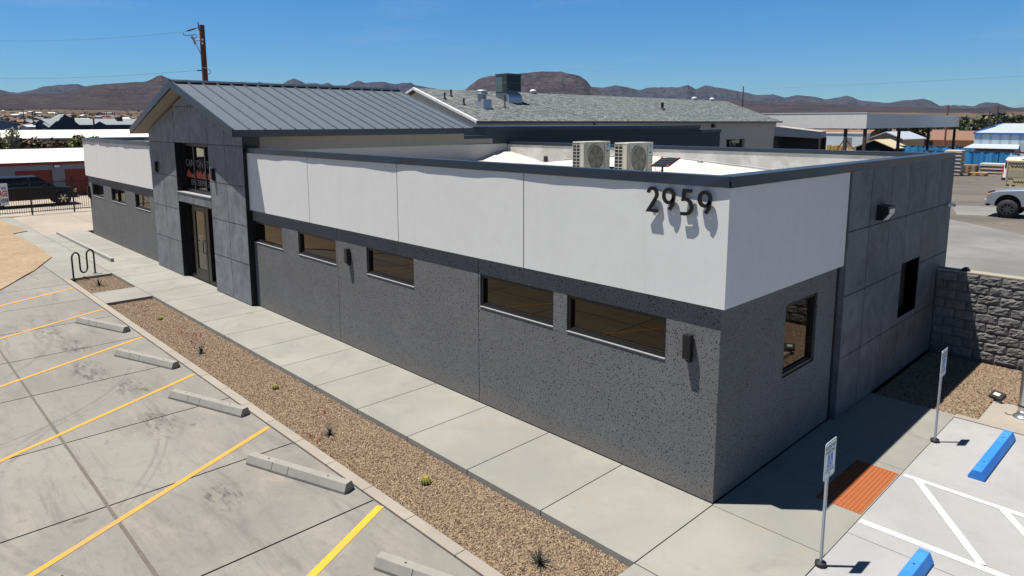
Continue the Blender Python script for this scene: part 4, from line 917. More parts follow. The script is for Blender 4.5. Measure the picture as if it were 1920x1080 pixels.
access_sign((1.49, 4.05, 0), "white accessible parking sign on a steel post, near the block wall")
# tactile pad with domes
t_ = thing("tactile_pad", "rust orange tactile warning pad with raised domes set in the sidewalk", "tactile pad", (0, 0, 0))
mb = MB(); mb.add([(.86, 1.12, .006), (1.43, 1.12, .006), (1.43, 2.57, .006), (.86, 2.57, .006), (.86, 1.12, -.01), (1.43, 1.12, -.01), (1.43, 2.57, -.01), (.86, 2.57, -.01)], [(0, 1, 2, 3), (0, 4, 5, 1), (1, 5, 6, 2), (2, 6, 7, 3), (3, 7, 4, 0)]); mb.build("pad", M['orange'], t_)
mb = MB()
for i in range(11):
    for j in range(27):
        mb.lathe([(.015, 0), (.010, .008), (.0, .009)], 7, c=(.89+i*.05, 1.15+j*.053, .006))
mb.build("domes", plain("worn_dome_orange", (.20, .045, .012), .85), t_)
# bike rack: a black steel wave
t_ = thing("bike_rack", "black tubular steel wave bike rack at the end of the gravel strip", "bike rack")
p0 = Vector((-20.93, -2.83, 0)); p1 = Vector((-21.38, -2.12, 0)); dv = (p1-p0); Lr = dv.length; dv.normalize(); pts = []
def rp_(s, z): return p0+dv*s*Lr+Vector((0, 0, z))
q = Lr/3/2
pts += [rp_(0, 0), rp_(0, .66)]
for k in range(9): a = math.pi-math.pi*k/8; pts.append(rp_(1/6+1/6*math.cos(a), .66+q*1.15*math.sin(a)))
pts += [rp_(1/3, .3)]
for k in range(9): a = math.pi+math.pi*k/8; pts.append(rp_(1/2+1/6*math.cos(a), .28+q*1.15*math.sin(a)))
pts += [rp_(2/3, .66)]
for k in range(9): a = math.pi-math.pi*k/8; pts.append(rp_(5/6+1/6*math.cos(a), .66+q*1.15*math.sin(a)))
pts += [rp_(1, 0)]
mb = MB(); mb.tube(pts, .026, 10); mb.build("tube", M['black'], t_)
for p in (p0, p1): mb = MB(); mb.lathe([(0, .01), (.07, .01), (.07, 0)], 14, c=tuple(p)); mb.build("base_plate", M['black'], t_)
mb = MB(); mb.prism([(-31.9, 0), (-23.1, 0), (-23.1, .13), (-31.9, .1)], 'y', -1.23, -1.13); tag(mb.build("low_wall", plain("edge_concrete", (.27, .26, .23), .9), bevel=.006), "low concrete ramp edging wall beyond the bike rack", "low wall")
# right edge: flagpole, spotlight
t_ = thing("flagpole", "thick brushed aluminium flagpole with flared base at the right edge", "flagpole", (2.26, 6.1, 0))
mb = MB(); mb.lathe([(.15, 0), (.15, .01), (.135, .03), (.10, .06), (.088, .1), (.085, .12), (.0, .12)], 32); mb.build("flared_base", M['alu'], t_)
mb = MB(); mb.lathe([(.083, .1), (.078, 3), (.05, 9.5), (0, 9.55)], 32); mb.build("shaft", M['alu'], t_)
mb = MB(); mb.lathe([(.087, .2), (.09, .205), (.09, .22), (.087, .225)], 32); mb.build("clamp_ring", M['black'], t_)
mb = MB(); mb.tube([(-.25, -.02, .02), (-.2, -.06, .02), (-.12, -.05, .02), (-.13, .0, .03)], .006, 6); mb.build("cable", M['black'], t_)
t_ = thing("spotlight", "black ground spotlight on the slab corner beside the flagpole", "spotlight", (1.8, 6.6, 0), R(-25))
mb = MB(); mb.lathe([(.055, 0), (.06, .01), (.04, .03), (.0, .035)], 16); mb.build("base", M['alu'], t_)
mb = MB(); mb.tube([(0, 0, .02), (0, 0, .07)], .012, 8); mb.build("stem", M['black'], t_)
mb = MB(); mb.obox((0, 0, .105), ((1, 0, 0), (0, .85, .5), (0, -.5, .85)), (.11, .08, .03)); mb.build("head", M['black'], t_, bevel=.006)
mb = MB(); mb.obox((0, -.018, .137), ((1, 0, 0), (0, .85, .5), (0, -.5, .85)), (.055, .035, .003)); mb.build("lens", plain("pale_lens", (.4, .4, .38), .3), t_)
# split-face block wall
def blockwall():
    t_ = NT("split_face_block"); col = t_.mix(t_.noise(3, 5), (.115, .113, .11), (.185, .182, .175)); col = t_.mix(t_.lerp(t_.attr(), 0, .45), col, (.08, .075, .07)); t_.bump(t_.noise(40, 5, .7), .7, .02); M['cmu'] = t_.fin(col, .95)
    cw = thing("block_wall", "grey split-face concrete block wall meeting the building side", "wall"); mb = MB(); H, Wd = .1975, .392
    for r in range(9):
        off = -.196 if r % 2 else 0
        for k in range(17):
            x0 = .11+off+k*Wd; x1 = x0+Wd; x0 = max(x0, .11)
            z0 = r*H; z1_ = z0+H; nx, nz = 9, 6; g = .006; tv = random.Random(r*50+k).random(); V = []
            for j in range(nz+1):
                for i in range(nx+1):
                    x = x0+g+(x1-x0-2*g)*i/nx; z = z0+g+(z1_-z0-2*g)*j/nz
                    e = min(i, nx-i, j, nz-j); d = 0 if e == 0 else .012+.014*mnoise.noise(Vector((x*9, z*11, r*3.1+k*1.7)))+.02*mnoise.noise(Vector((x*35, z*37, 5)))
                    V.append((x, 8.93-max(d, -.0)-(.008 if e else 0), z))
            F = [(j*(nx+1)+i, j*(nx+1)+i+1, (j+1)*(nx+1)+i+1, (j+1)*(nx+1)+i) for j in range(nz) for i in range(nx)]
            mb.add(V, F, 0, tv)
    mb.build("blocks", M['cmu'], cw, fix=False)
    mb = MB(); mb.box(.11, 6.78, 8.94, 9.2, -.1, 9*H-.004); mb.build("mortar_core", plain("mortar", (.10, .095, .09), .95), cw)
    mb = MB(); mb.box(.11, 6.78, 8.925, 9.22, 9*H, 9*H+.03); mb.build("cap", M['kerb'], cw)
    lt = thing("junction_box", "small black box on top of the block wall beside the building", "junction box", (.62, 9.05, 9*H+.03)); mb = MB(); mb.box(-.07, .07, -.05, .05, 0, .05); mb.prism([(-.05, .05), (.05, .05), (.03, .08), (-.03, .08)], 'y', -.04, .04); mb.build("box", M['black'], lt)
blockwall()

# ------------------------------------------------------------------ planting in the gravel
def agave(loc, s, label, stalk=None, seed=0, name="yucca"):
    rg = random.Random(seed); t_ = thing(name, label, "yucca", loc, 0, "spiky yuccas in the gravel"); mb = MB()
    for k in range(34):
        a = rg.uniform(0, 6.28); el = rg.uniform(.25, 1.35); L = s*rg.uniform(.6, 1.1); w = .012*s/.3
        d = Vector((math.cos(a)*math.cos(el), math.sin(a)*math.cos(el), math.sin(el))); sd = Vector((-math.sin(a), math.cos(a), 0)); pts_ = []
        for i in range(5):
            f = i/4; p = d*L*f+Vector((0, 0, -L*.28*f*f*math.cos(el))); ww = w*(1-f)**.7; pts_.append((p-sd*ww, p+sd*ww))
        for i in range(4): mb.face([pts_[i][0], pts_[i][1], pts_[i+1][1], pts_[i+1][0]])
    mb.build("leaves", M['agave'], t_, fix=False)
    if stalk:
        for dx, dy, dz in stalk:
            e = Vector((dx, dy, dz)); m = MB(); pp = [Vector((0, 0, 0)), e*.4+Vector((0, 0, dz*.25)), e*.75+Vector((0, 0, dz*.2)), e]
            m.tube(pp, [.004, .003, .002, .0015], 5); m.build("flower_stalk", M['stalk'], t_)
            m = MB()
            for k in range(16):
                p = pp[2].lerp(pp[3], rg.random()*1.2-.1)+Vector((rg.uniform(-.02, .02), rg.uniform(-.02, .02), rg.uniform(-.02, .02))); m.lathe([(0, -.012), (.007, 0), (0, .014)], 5, c=tuple(p))
            m.build("flowers", M['flower'], t_)
gz_ = -.07
agave((-19.61, -2.42, gz_), .3, "small spiky yucca in the short gravel bed by the bike rack", seed=1)
agave((-10.95, -2.5, gz_), .24, "small yucca with red flower stalks, farther one in the long gravel bed", [(-1.1, .28, .16), (-.8, .3, .2), (-.6, .0, .12)], seed=2)
agave((-5.42, -2.48, gz_), .2, "dark yucca with a pink flower stalk beside the barrel cactus", [(-.45, .15, .22), (-.12, -.3, .03), (.1, -.28, .02)], seed=3)
agave((-.80, -2.42, gz_), .25, "dark spiky yucca nearest the viewer in the gravel bed", seed=4)
def barrel(loc, s, label):
    t_ = thing("barrel_cactus", label, "cactus", loc, 0, "small golden barrel cacti in the gravel"); mb = MB(); n = 44; rows = 10; V = []
    for j in range(rows+1):
        ph = math.pi*.5*j/rows
        for k in range(n):
            r = s*math.sin(ph+.0)*(1+.1*math.cos(k*2*math.pi/n*11)) if 0 else s*math.cos(ph-.0)*(1+.11*math.cos(k*2*math.pi/n*11)); V.append((r*math.cos(2*math.pi*k/n), r*math.sin(2*math.pi*k/n), s*.25+s*.95*math.sin(ph)))
    mb.add(V, [(j*n+k, j*n+(k+1) % n, (j+1)*n+(k+1) % n, (j+1)*n+k) for j in range(rows) for k in range(n)], smooth=True); mb.lathe([(s*.8, 0), (s*1.0, s*.25)], 22); mb.build("body", M['cactus'], t_)
    mb = MB(); rg = random.Random(7)
    for k in range(11):
        a = 2*math.pi*k/11
        for j in range(8):
            ph = .15+j*.17; r = s*math.cos(ph)*1.12; p = Vector((r*math.cos(a), r*math.sin(a), s*.25+s*.98*math.sin(ph)))
            for q_ in range(4):
                d = (p-Vector((0, 0, s*.3))).normalized()+Vector((rg.uniform(-.6, .6), rg.uniform(-.6, .6), rg.uniform(-.2, .6))); d.normalize(); sd = d.orthogonal().normalized()*s*.035; mb.face([p-sd, p+sd, p+d*s*.24])
    for k in range(60):
        a = rg.uniform(0, 6.28); rr0 = rg.random()**.5*s*.45; p = Vector((rr0*math.cos(a), rr0*math.sin(a), s*1.15)); sd = Vector((math.cos(a*3), math.sin(a*3), 0))*s*.07; mb.face([p-sd, p+sd, p+Vector((rg.uniform(-.2, .2)*s, rg.uniform(-.2, .2)*s, s*.16))])
    mb.build("spines", M['cactusspine'], t_, fix=False)
barrel((-14.35, -2.28, gz_), .058, "small golden barrel cactus farthest along, nearest the crossing slab")
barrel((-7.88, -2.24, gz_), .058, "small golden barrel cactus in the middle of the long gravel bed")
barrel((-3.12, -2.28, gz_), .068, "golden barrel cactus nearest the viewer")
mb = MB(); rg = random.Random(5)
for k in range(60):
    x = -12.9+rg.gauss(0, .45); y = -2.3+rg.gauss(0, .07); mb.lathe([(0, -.008), (.012, 0), (0, .01)], 5, c=(x, y, gz_+.03))
tag(mb.build("sprayed_marking", M['marker']), kind='stuff')

# ------------------------------------------------------------------ behind: long building with a shingle roof
rb = thing("rear_building", "long cream building with grey shingle gable roof behind the office", "building")
EXr, RXr, Y0, Y1 = -27.55, -33.96, 20.0, 61.3; zE, zR = 5.0, 7.2; WX = EXr-.45
w_ = MB(); wallface(w_, 'x', WX, Y0+.4, Y1-.3, 0, 4.95, [(51, 54.5, 1.6, 3.35)], .3, -1)
w_.add([(WX, Y0+.4, 0), (2*RXr-WX, Y0+.4, 0), (2*RXr-WX, Y0+.4, 4.8), (RXr, Y0+.4, zR-.15), (WX, Y0+.4, 4.8)], [(0, 1, 2, 3, 4)]); w_.add([(WX, Y1-.3, 0), (2*RXr-WX, Y1-.3, 0), (2*RXr-WX, Y1-.3, 4.8), (RXr, Y1-.3, zR-.15), (WX, Y1-.3, 4.8)], [(0, 1, 2, 3, 4)])
w_.build("wall", M['cream'], rb, fix=False)
mb = MB(); mb.box(WX-.32, WX-.28, 50.9, 54.6, 1.5, 3.4); mb.build("window", M['glass'], rb)
mb = MB(); mb.box(WX-.02, WX+.06, 50.8, 54.7, 3.36, 3.5); mb.build("window_trim", M['cream'], rb)
rfm = MB()
for s in (1, -1):
    n = 30
    rfm.add([(RXr, Y0, zR), (RXr+s*6.41, Y0, zE), (RXr+s*6.41, Y1, zE), (RXr, Y1, zR)], [(0, 1, 2, 3)])
    rfm.add([(RXr, Y0, zR-.1), (RXr+s*6.41, Y0, zE-.1), (RXr+s*6.41, Y1, zE-.1), (RXr, Y1, zR-.1)], [(3, 2, 1, 0)])
rr_o = rfm.build("roof", M['shingle'], rb, fix=False)
mb = MB()
for s in (1, -1): mb.add([(RXr, Y0-.01, zR+.04), (RXr+s*6.42, Y0-.01, zE+.04), (RXr+s*6.42, Y0-.01, zE-.12), (RXr, Y0-.01, zR-.12)], [(0, 1, 2, 3)]); mb.add([(RXr, Y0-.01, zR+.04), (RXr+s*6.42, Y0-.01, zE+.04), (RXr+s*6.42, Y0+.15, zE+.05), (RXr, Y0+.15, zR+.05)], [(0, 1, 2, 3)])
mb.build("rake_trim", M['whitepaint'], rr_o, fix=False)
mb = MB(); mb.box(EXr-.04, EXr+.08, Y0, Y1, zE-.13, zE+.01); mb.build("gutter", plain("dark_gutter", (.09, .11, .12), .5), rr_o)
mb = MB(); mb.bar((RXr+.2, 26.9, zR), (EXr, 31.5, zE+.03), .05, .03); mb.build("roof_strip", M['whitepaint'], rr_o)
mb = MB(); mb.tube([(WX+.1, 31.7, 4.9), (WX+.1, 31.7, 0)], .06, 8); mb.build("downpipe", M['matteblack'], rr_o)
mb = MB(); mb.box(WX, WX+.2, 48.2, 48.6, 4.45, 4.75); mb.build("wall_lamp", M['black'], rb)
sr = lambda x: zR-(zR-zE)*(x-RXr)/6.41
def on_roof(u0, y): return
def evap(x, y):
    z = sr(x); t_ = thing("rooftop_cooler", "large grey-green rooftop cooler with slatted sides on a silver duct", "air conditioner", (x, y, 0))
    mb = MB(); b0, b1 = 7.08, 8.28; mb.box(-.62, .62, -.74, .74, b1, b1+.06); mb.box(-.58, .58, -.7, .7, b0, b1); mb.build("cabinet", M['acgreen'], t_)
    mb = MB(); mb.box(.582, .6, -.62, .62, b0+.08, b1-.05); mb.box(.14, .52, -.72, -.702, b0+.08, b1-.06); mb.build("louvre_opening", M['acdark'], t_)
    mb = MB()
    for k in range(12): q_ = -.6+k*.109; mb.box(.602, .612, q_-.01, q_+.01, b0+.08, b1-.05)
    mb.box(.602, .614, -.62, .62, (b0+b1)/2-.02, (b0+b1)/2+.02)
    for k in range(4): q_ = .14+k*.127; mb.box(q_-.014, q_+.014, -.735, -.72, b0+.08, b1-.06)
    mb.box(.14, .52, -.737, -.72, (b0+b1)/2-.03, (b0+b1)/2+.03); mb.build("slats", M['acgreen'], t_)
    mb = MB(); mb.prism([(-.58, sr(x-.58)-.1), (.56, sr(x+.56)-.1), (.56, b0-.002), (-.58, b0-.002)], 'y', -.68, .3); mb.build("duct_skirt", M['acgreen'], t_)
    mb = MB(); N = 14; V = [(.3, b0-.02)]
    for k in range(N+1): a = math.pi/2*k/N; V.append((.3+.42*math.sin(a), b0-.5+.46*math.cos(a)))
    pr_ = V+[(.72, sr(x+.72)-.1), (.3, sr(x+.3)-.1)]; mb.prism(pr_, 'y', -.66, .68); mb.build("duct_elbow", M['galv'], t_)
evap(-32.0, 26.95)
def vent(x, y, h, r, label, mat=None):
    t_ = thing("roof_vent_pipe", label, "vent pipe", (x, y, sr(x)), 0, "dark vent pipes on the shingle roof"); mb = MB(); mb.tube([(0, 0, -.1), (0, 0, h)], r, 10); mb.build("pipe", mat or M['matteblack'], t_)
    mb = MB(); mb.lathe([(r*2.4, -.02), (r*2, .06), (r*1.1, .12)], 12); mb.build("flashing", M['matteblack'], t_)
vent(-31.7, 20.9, .45, .06, "dark roof vent pipe, lower one near the cream gable edge"); vent(-32.4, 22.0, .45, .06, "dark roof vent pipe nearest the ridge by the gable"); vent(-30.6, 21.6, .42, .06, "dark roof vent pipe left of the silver exhaust hood")
vent(-30.2, 24.9, .85, .04, "tall thin dark roof pipe below the big cooler"); vent(-30.6, 44.3, .6, .12, "single dark roof vent at the right part of the shingle roof")
t_ = thing("exhaust_hood", "silver galvanised exhaust hood with round cap on the shingle roof", "exhaust vent", (-30.4, 23.0, sr(-30.4)))
mb = MB(); mb.box(-.45, .5, -.3, .42, -.3, .45); mb.build("box", M['galv'], t_, bevel=.02); mb = MB(); mb.lathe([(.3, .4), (.3, .75), (.42, .78), (.42, .86), (.3, .9), (.42, .94), (.4, 1.02), (.2, 1.08), (0, 1.09)], 20); mb.build("cap", M['galv'], t_)
for k, (yy, xx) in enumerate(((31.5, -33.96), (55, -33.96), (58.5, -33.96))):
    t_ = thing("ridge_vent_dome", "small white turbine vent on the ridge of the shingle roof", "roof vent", (xx, yy, zR), 0, "white ridge vents"); mb = MB(); mb.lathe([(.2, 0), (.28, .12), (.2, .25), (0, .28)], 14); mb.build("dome", M['whitepaint'], t_)
# carport attached to the rear building
cp = thing("carport", "grey carport with sloping fascia and dark open bay beside the rear building", "carport")
a, b = (-18.9, 41.3), (-16.5, 43.65); bk_ = (-1.6, 5.0)
def fx(p, z, k=0): return (p[0]+k*bk_[0], p[1]+k*bk_[1], z)
mb = MB(); mb.add([fx(a, 4.62), fx(b, 4.22), fx(b, 3.72), fx(a, 3.92), fx(a, 4.62, 1), fx(b, 4.22, 1), fx(b, 3.72, 1), fx(a, 3.92, 1)], [(0, 1, 2, 3), (4, 7, 6, 5), (0, 4, 5, 1), (1, 5, 6, 2), (3, 2, 6, 7)]); mb.build("fascia", M['greystucco2'], cp)
for p in (fx(b, 0), fx(b, 0, .95), fx(a, 0)): mb = MB(); mb.tube([p, (p[0], p[1], 3.75)], .09, 8); mb.build("post", M['poledark'], cp)
mb = MB(); mb.add([fx(a, 0, .97), fx(b, 0, .97), fx(b, 3.72, .97), fx(a, 3.92, .97)], [(0, 1, 2, 3)]); mb.add([fx(a, 0), fx(a, 0, .97), fx(a, 3.92, .97), fx(a, 3.92)], [(0, 1, 2, 3)]); mb.build("bay_shade_sheet", M['matteblack'], cp)  # black sheets put in as the shade inside the open bay
# big flat canopy
cn = thing("yard_canopy", "long flat canopy with deep beige-grey fascia on dark steel posts", "canopy")
x0, x1, y0, y1 = -36.5, -20.03, 63.0, 95.8
mb = MB(); mb.box(x0, x1, y0, y0+.1, 4.3, 5.77); mb.box(x1-.1, x1, y0+.1, y1, 4.3, 5.73); mb.box(x0, x1-.1, y1-.1, y1, 4.3, 5.7); mb.build("fascia", plain("beige_fascia", (.62, .6, .56), .7), cn)
mb = MB(); mb.box(x0, x1-.1, y0+.1, y1-.1, 5.3, 5.4); mb.build("roof", M['roofwhite'], cn)
mb = MB(); mb.box(x0, x1+.03, y0-.03, y0+.14, 5.77, 5.84); mb.build("coping", M['roofwhite'], cn)
for x, y in ((-20.2, 63.3), (-22.0, 63.3), (-20.2, 73.2), (-20.2, 83.7), (-20.2, 94.7), (-30, 63.3)):
    mb = MB(); mb.box(x-.13, x+.13, y-.13, y+.13, 0, 5.25); mb.build("post", M['poledark'], cn)
for p, q in (((-21.9, 63.3, 3.2), (-20.3, 63.3, 1.3)), ((-22.1, 63.3, 3.2), (-23.4, 63.3, 1.0))): mb = MB(); mb.bar(p, q, .08, .08); mb.build("brace", M['poledark'], cn)

# ------------------------------------------------------------------ right yard
def gable_house(name, label, cat, c, w, d, h, rise, wall, roof, rz=0, group=None, along='x', over=.3, detail=True):
    t_ = thing(name, label, cat, c, rz, group); mb = MB(); hw, hd = w/2, d/2
    mb.box(-hw, hw, -hd, hd, -1.5, h)
    if along == 'x':
        for s in (-1, 1): mb.add([(s*hw, -hd, h), (s*hw, hd, h), (s*hw, 0, h+rise)], [(0, 1, 2)])
    else:
        for s in (-1, 1): mb.add([(-hw, s*hd, h), (hw, s*hd, h), (0, s*hd, h+rise)], [(0, 1, 2)])
    mb.build("wall", wall, t_, fix=False); mb = MB()
    th = .12
    for s in (-1, 1):
        if along == 'x': k = rise/hd; q = [(-hw-over, 0, h+rise), (hw+over, 0, h+rise), (hw+over, s*(hd+over), h-k*over), (-hw-over, s*(hd+over), h-k*over)]
        else: k = rise/hw; q = [(0, -hd-over, h+rise), (0, hd+over, h+rise), (s*(hw+over), hd+over, h-k*over), (s*(hw+over), -hd-over, h-k*over)]
        mb.add([(a, b, c_+.02) for a, b, c_ in q]+[(a, b, c_+.02+th) for a, b, c_ in q], [(0, 1, 2, 3), (7, 6, 5, 4), (0, 4, 5, 1), (1, 5, 6, 2), (2, 6, 7, 3), (3, 7, 4, 0)])
    mb.build("roof", roof, t_)
    return t_
def screen(name, label, pts, h, group):
    t_ = thing(name, label, "fence", (0, 0, 0), 0, group)
    for (xa, ya), (xb, yb) in zip(pts[:-1], pts[1:]):
        n = max(1, round(math.hypot(xb-xa, yb-ya)/2.35))
        for k in range(n):
            p = Vector((xa, ya, 0)).lerp(Vector((xb, yb, 0)), k/n); q = Vector((xa, ya, 0)).lerp(Vector((xb, yb, 0)), (k+1)/n); mb = MB(); N = 8
            nv = (q-p).normalized().cross(Vector((0, 0, 1)))
            for i in range(N):
                u0_ = p.lerp(q, (i+.06)/N if i == 0 else i/N); u1_ = p.lerp(q, (i+1-.06)/N if i == N-1 else (i+1)/N); w0 = nv*.03*math.sin(i*2.1+k); w1 = nv*.03*math.sin((i+1)*2.1+k)
                mb.face([u0_+w0+Vector((0, 0, .06)), u1_+w1+Vector((0, 0, .06)), u1_+w1+Vector((0, 0, h)), u0_+w0+Vector((0, 0, h))])
            mb.build("screen_panel", M['bluefab'], t_, fix=False); mb = MB(); mb.tube([p, p+Vector((0, 0, h+.08))], .04, 6); mb.build("post", M['matteblack'], t_)
    mb = MB()
    for (xa, ya), (xb, yb) in zip(pts[:-1], pts[1:]): mb.tube([(xa, ya, h+.04), (xb, yb, h+.04)], .03, 6)
    mb.build("top_rail", M['matteblack'], t_); return t_
screen("screened_fence", "chain fence with bright blue screening at the back of the yard", [(-18, 74.5), (-11.5, 75), (-6.5, 75.5), (2, 76)], 1.9, None)
screen("screened_fence", "farther blue screened fence behind the canopy posts", [(-28, 100), (-13.5, 101)], 1.6, None)
mb = MB(); mb.box(-9.75, -9.3, 75.0, 75.03, 1.45, 1.8); o = mb.build("notice_sign", M['whitepaint']); tag(o, "small white notice sign on the blue screened fence", "sign")
ms = thing("metal_shed", "pale blue ribbed metal shed with blue-trimmed roof and lean-to beyond the fence", "shed", (0, 0, 0))
y_ = 85; mb = MB(); mb.box(-15.9, -3, y_, y_+9, 0, 3.7); mb.add([(-15.9, y_, 3.7), (-15.9, y_+9, 3.7), (-14.8, y_+4.5, 4.6)], [(0, 1, 2)]); mb.build("wall", M['shedmetal'], ms)
mb = MB(); mb.add([(-15.95, y_-.1, 3.7), (-2.9, y_-.1, 3.7), (-2.9, y_+7, 4.75), (-14.6, y_+7, 4.75)], [(0, 1, 2, 3)]); mb.build("roof", M['shedroof'], ms)
mb = MB(); mb.box(-15.95, -2.9, y_-.14, y_-.06, 3.55, 3.72); mb.bar((-15.95, y_-.1, 3.72), (-14.6, y_+7, 4.77), .12, .12); mb.build("blue_trim", plain("blue_trim", (.015, .1, .35), .5), ms)
mb = MB(); mb.add([(-16.3, y_-2.6, 2.05), (-11.2, y_-2.6, 2.05), (-11.6, y_, 2.45), (-16.0, y_, 2.45)], [(0, 1, 2, 3)]); mb.build("lean_to_roof", M['shedroof'], ms)
mb = MB(); mb.box(-15.6, -12, y_-.06, y_-.02, 0, 2.1); mb.box(-14.6, -13.5, y_-.1, y_-.06, 0, 1.7); mb.build("lean_to_wall", M['greywall'], ms)
mb = MB()
for x in (-16.1, -11.4): mb.tube([(x, y_-2.5, 0), (x, y_-2.5, 2.05)], .05, 6)
mb.build("lean_to_post", M['galv'], ms)
t_ = thing("site_office_container", "long pale blue-white portable building seen under the canopy", "portable building", (-36.0, 104.4, 0)); mb = MB(); mb.box(-4.6, 2.0, -1.3, 1.3, .5, 3.2); mb.box(-4.7, 2.1, -1.4, 1.4, 3.2, 3.3); mb.build("body", M['containerw'], t_)
mb = MB(); mb.box(-.9, .3, -1.34, -1.31, 1.2, 2.6); mb.build("door", M['greywall'], t_)
gable_house("storage_shed", "grey gable shed with silver roof seen under the canopy", "shed", (-31.3, 109.5, 0), 4.9, 7, 2.4, .95, M['greywall'], M['shedroof'], rz=R(-8), along='y')
gable_house("storage_shed", "dark low shed with tan-edged brown roof seen under the canopy", "shed", (-30.3, 99.8, 0), 5.1, 5, 1.3, 1.05, M['matteblack'], M['tan_trim'], rz=R(-4), along='y')
t_ = thing("yellow_equipment", "row of yellow machinery and timber beyond the canopy posts", "machinery", (-35.0, 99, 0)); mb = MB()
for k in range(5): mb.box(-2.6+k*.55, -2.15+k*.55, -.3, .3, 0, 1.5-.1*(k % 2)); 
mb.box(0.4, 3.2, -.3, .3, .9, 1.3); mb.box(-2.6, 3.2, -.35, .35, .3, .5); mb.build("frame", M['dirtyellow'], t_)
BH = "brown-roofed houses beyond the yard"
for k, (x, y, w, rz) in enumerate(((-27.5, 150, 17, .1), (-15, 158, 10, .1), (-60, 160, 18, -.2), (-80, 175, 16, 0), (-100, 190, 15, .2), (-44, 170, 12, .1))):
    gable_house("brown_house", ("wide brown house with tiled roof behind the dry field", "brown house just left of the blue metal shed", "brown house seen under the canopy beside its corner post", "brown house far under the canopy", "brown house farthest left under the canopy", "brown house half hidden by trees behind the canopy")[k], "house", (x, y, -1.0), w, 9, 2.6, 1.5, M['brownwall'], M['brownroof'], rz=rz, group=BH, over=.6)
mb = MB(); mb.prism([(-60, 100), (20, 100), (20, 146), (-70, 146)], 'z', -.2, -.05); tag(mb.build("dry_field", plain("dry_grass", (.38, .27, .14), .95, 0, .4, .4)), kind='structure')

def pallet_stack(loc, rows, w, d, label, mat, seed=0, group="pallet stacks beside the blue fence", rz=0):
    rg = random.Random(seed); t_ = thing("pallet_stack", label, "pallet stack", loc, rz, group); z = 0
    for k in range(rows):
        mb = MB(); jx = rg.uniform(-.05, .05)
        for i in range(5): q_ = -d/2+d*i/4; mb.box(-w/2+jx, w/2+jx, q_-.06, q_+.06, z+.1, z+.13)
        for i in (-1, 0, 1): mb.box(-w/2*.95*1+jx if i < 0 else i*w/2*.9-.06+jx, (i*w/2*.9+.06 if i >= 0 else -w/2*.95+.12)+jx, -d/2, d/2, z, z+.1)
        mb.build("pallet", M['timber'], t_); z += .135
        if mat:
            mb = MB(); h_ = .2; mb.box(-w/2*.93+jx, w/2*.93+jx, -d/2*1.02, d/2*1.02, z-.06, z+h_); mb.build("sacks", mat, t_, bevel=.05); z += h_
pallet_stack((-13.3, 66.5, 0), 7, 1.5, 1.2, "tall stack of grey sacks on pallets at the building edge", M['bag'], 1)
pallet_stack((-10.95, 71.3, 0), 3, 2.4, 1.3, "long low stack of grey sacks near the traffic cone", M['bag'], 2)
pallet_stack((-11.6, 67.9, 0), 2, 1.4, 1.1, "low stack of bare timber pallets in front of the sacks", None, 3)
pallet_stack((-12.9, 70.8, 0), 6, 1.2, 1.1, "dark timber pallets stacked between the two sack stacks", None, 4)
t_ = thing("traffic_cone", "orange and white traffic cone beside the pallets", "traffic cone", (-9.75, 68.7, 0))
mb = MB(); mb.box(-.22, .22, -.22, .22, 0, .05); mb.lathe([(.16, .05), (.11, .3)], 14); mb.lathe([(.08, .48), (.05, .68), (.03, .72), (0, .72)], 14); mb.build("body", M['orangeplastic'], t_); mb = MB(); mb.lathe([(.112, .3), (.08, .48)], 14); mb.build("band", M['whitepaint'], t_)
t_ = thing("appliance_crate", "tall yellowed appliance carton with black handwriting behind the pickup", "crate", (-5.95, 53.5, 0), R(4))
mb = MB(); mb.box(-.85, .85, -.5, .5, .2, 2.15); mb.build("carton", M['carton'], t_, bevel=.02); mb = MB()
mb.box(-.9, .9, -.54, .54, 2.02, 2.1); mb.box(-.86, -.78, -.53, -.5, .2, 2.05); mb.box(-.9, .9, -.55, .55, .1, .24); mb.build("frame_slats", M['tan_trim'], t_)
mb = MB(); rg = random.Random(1)
def scribble(z, x0, x1, amp, n, wd):
    P_ = [(x0+(x1-x0)*i/n, z+amp*math.sin(i*2.3)+rg.uniform(-.02, .02)) for i in range(n+1)]
    for i in range(n): mb.bar((P_[i][0], -.505, P_[i][1]), (P_[i+1][0], -.505, P_[i+1][1]), wd, .004, upv=(0, 1, 0))
scribble(1.72, -.62, .7, .09, 22, .05); scribble(.62, -.4, .5, .07, 16, .05); scribble(.82, -.72, -.4, .03, 8, .06); mb.box(-.75, -.6, -.506, -.502, .3, .42); mb.box(-.45, -.25, -.506, -.502, .3, .4); mb.build("handwriting", M['ink'], t_)
mb = MB(); mb.box(-.7, .2, -.508, -.503, .95, 1.45); mb.build("label_sheet", plain("faded_label", (.34, .3, .2), .8), t_)

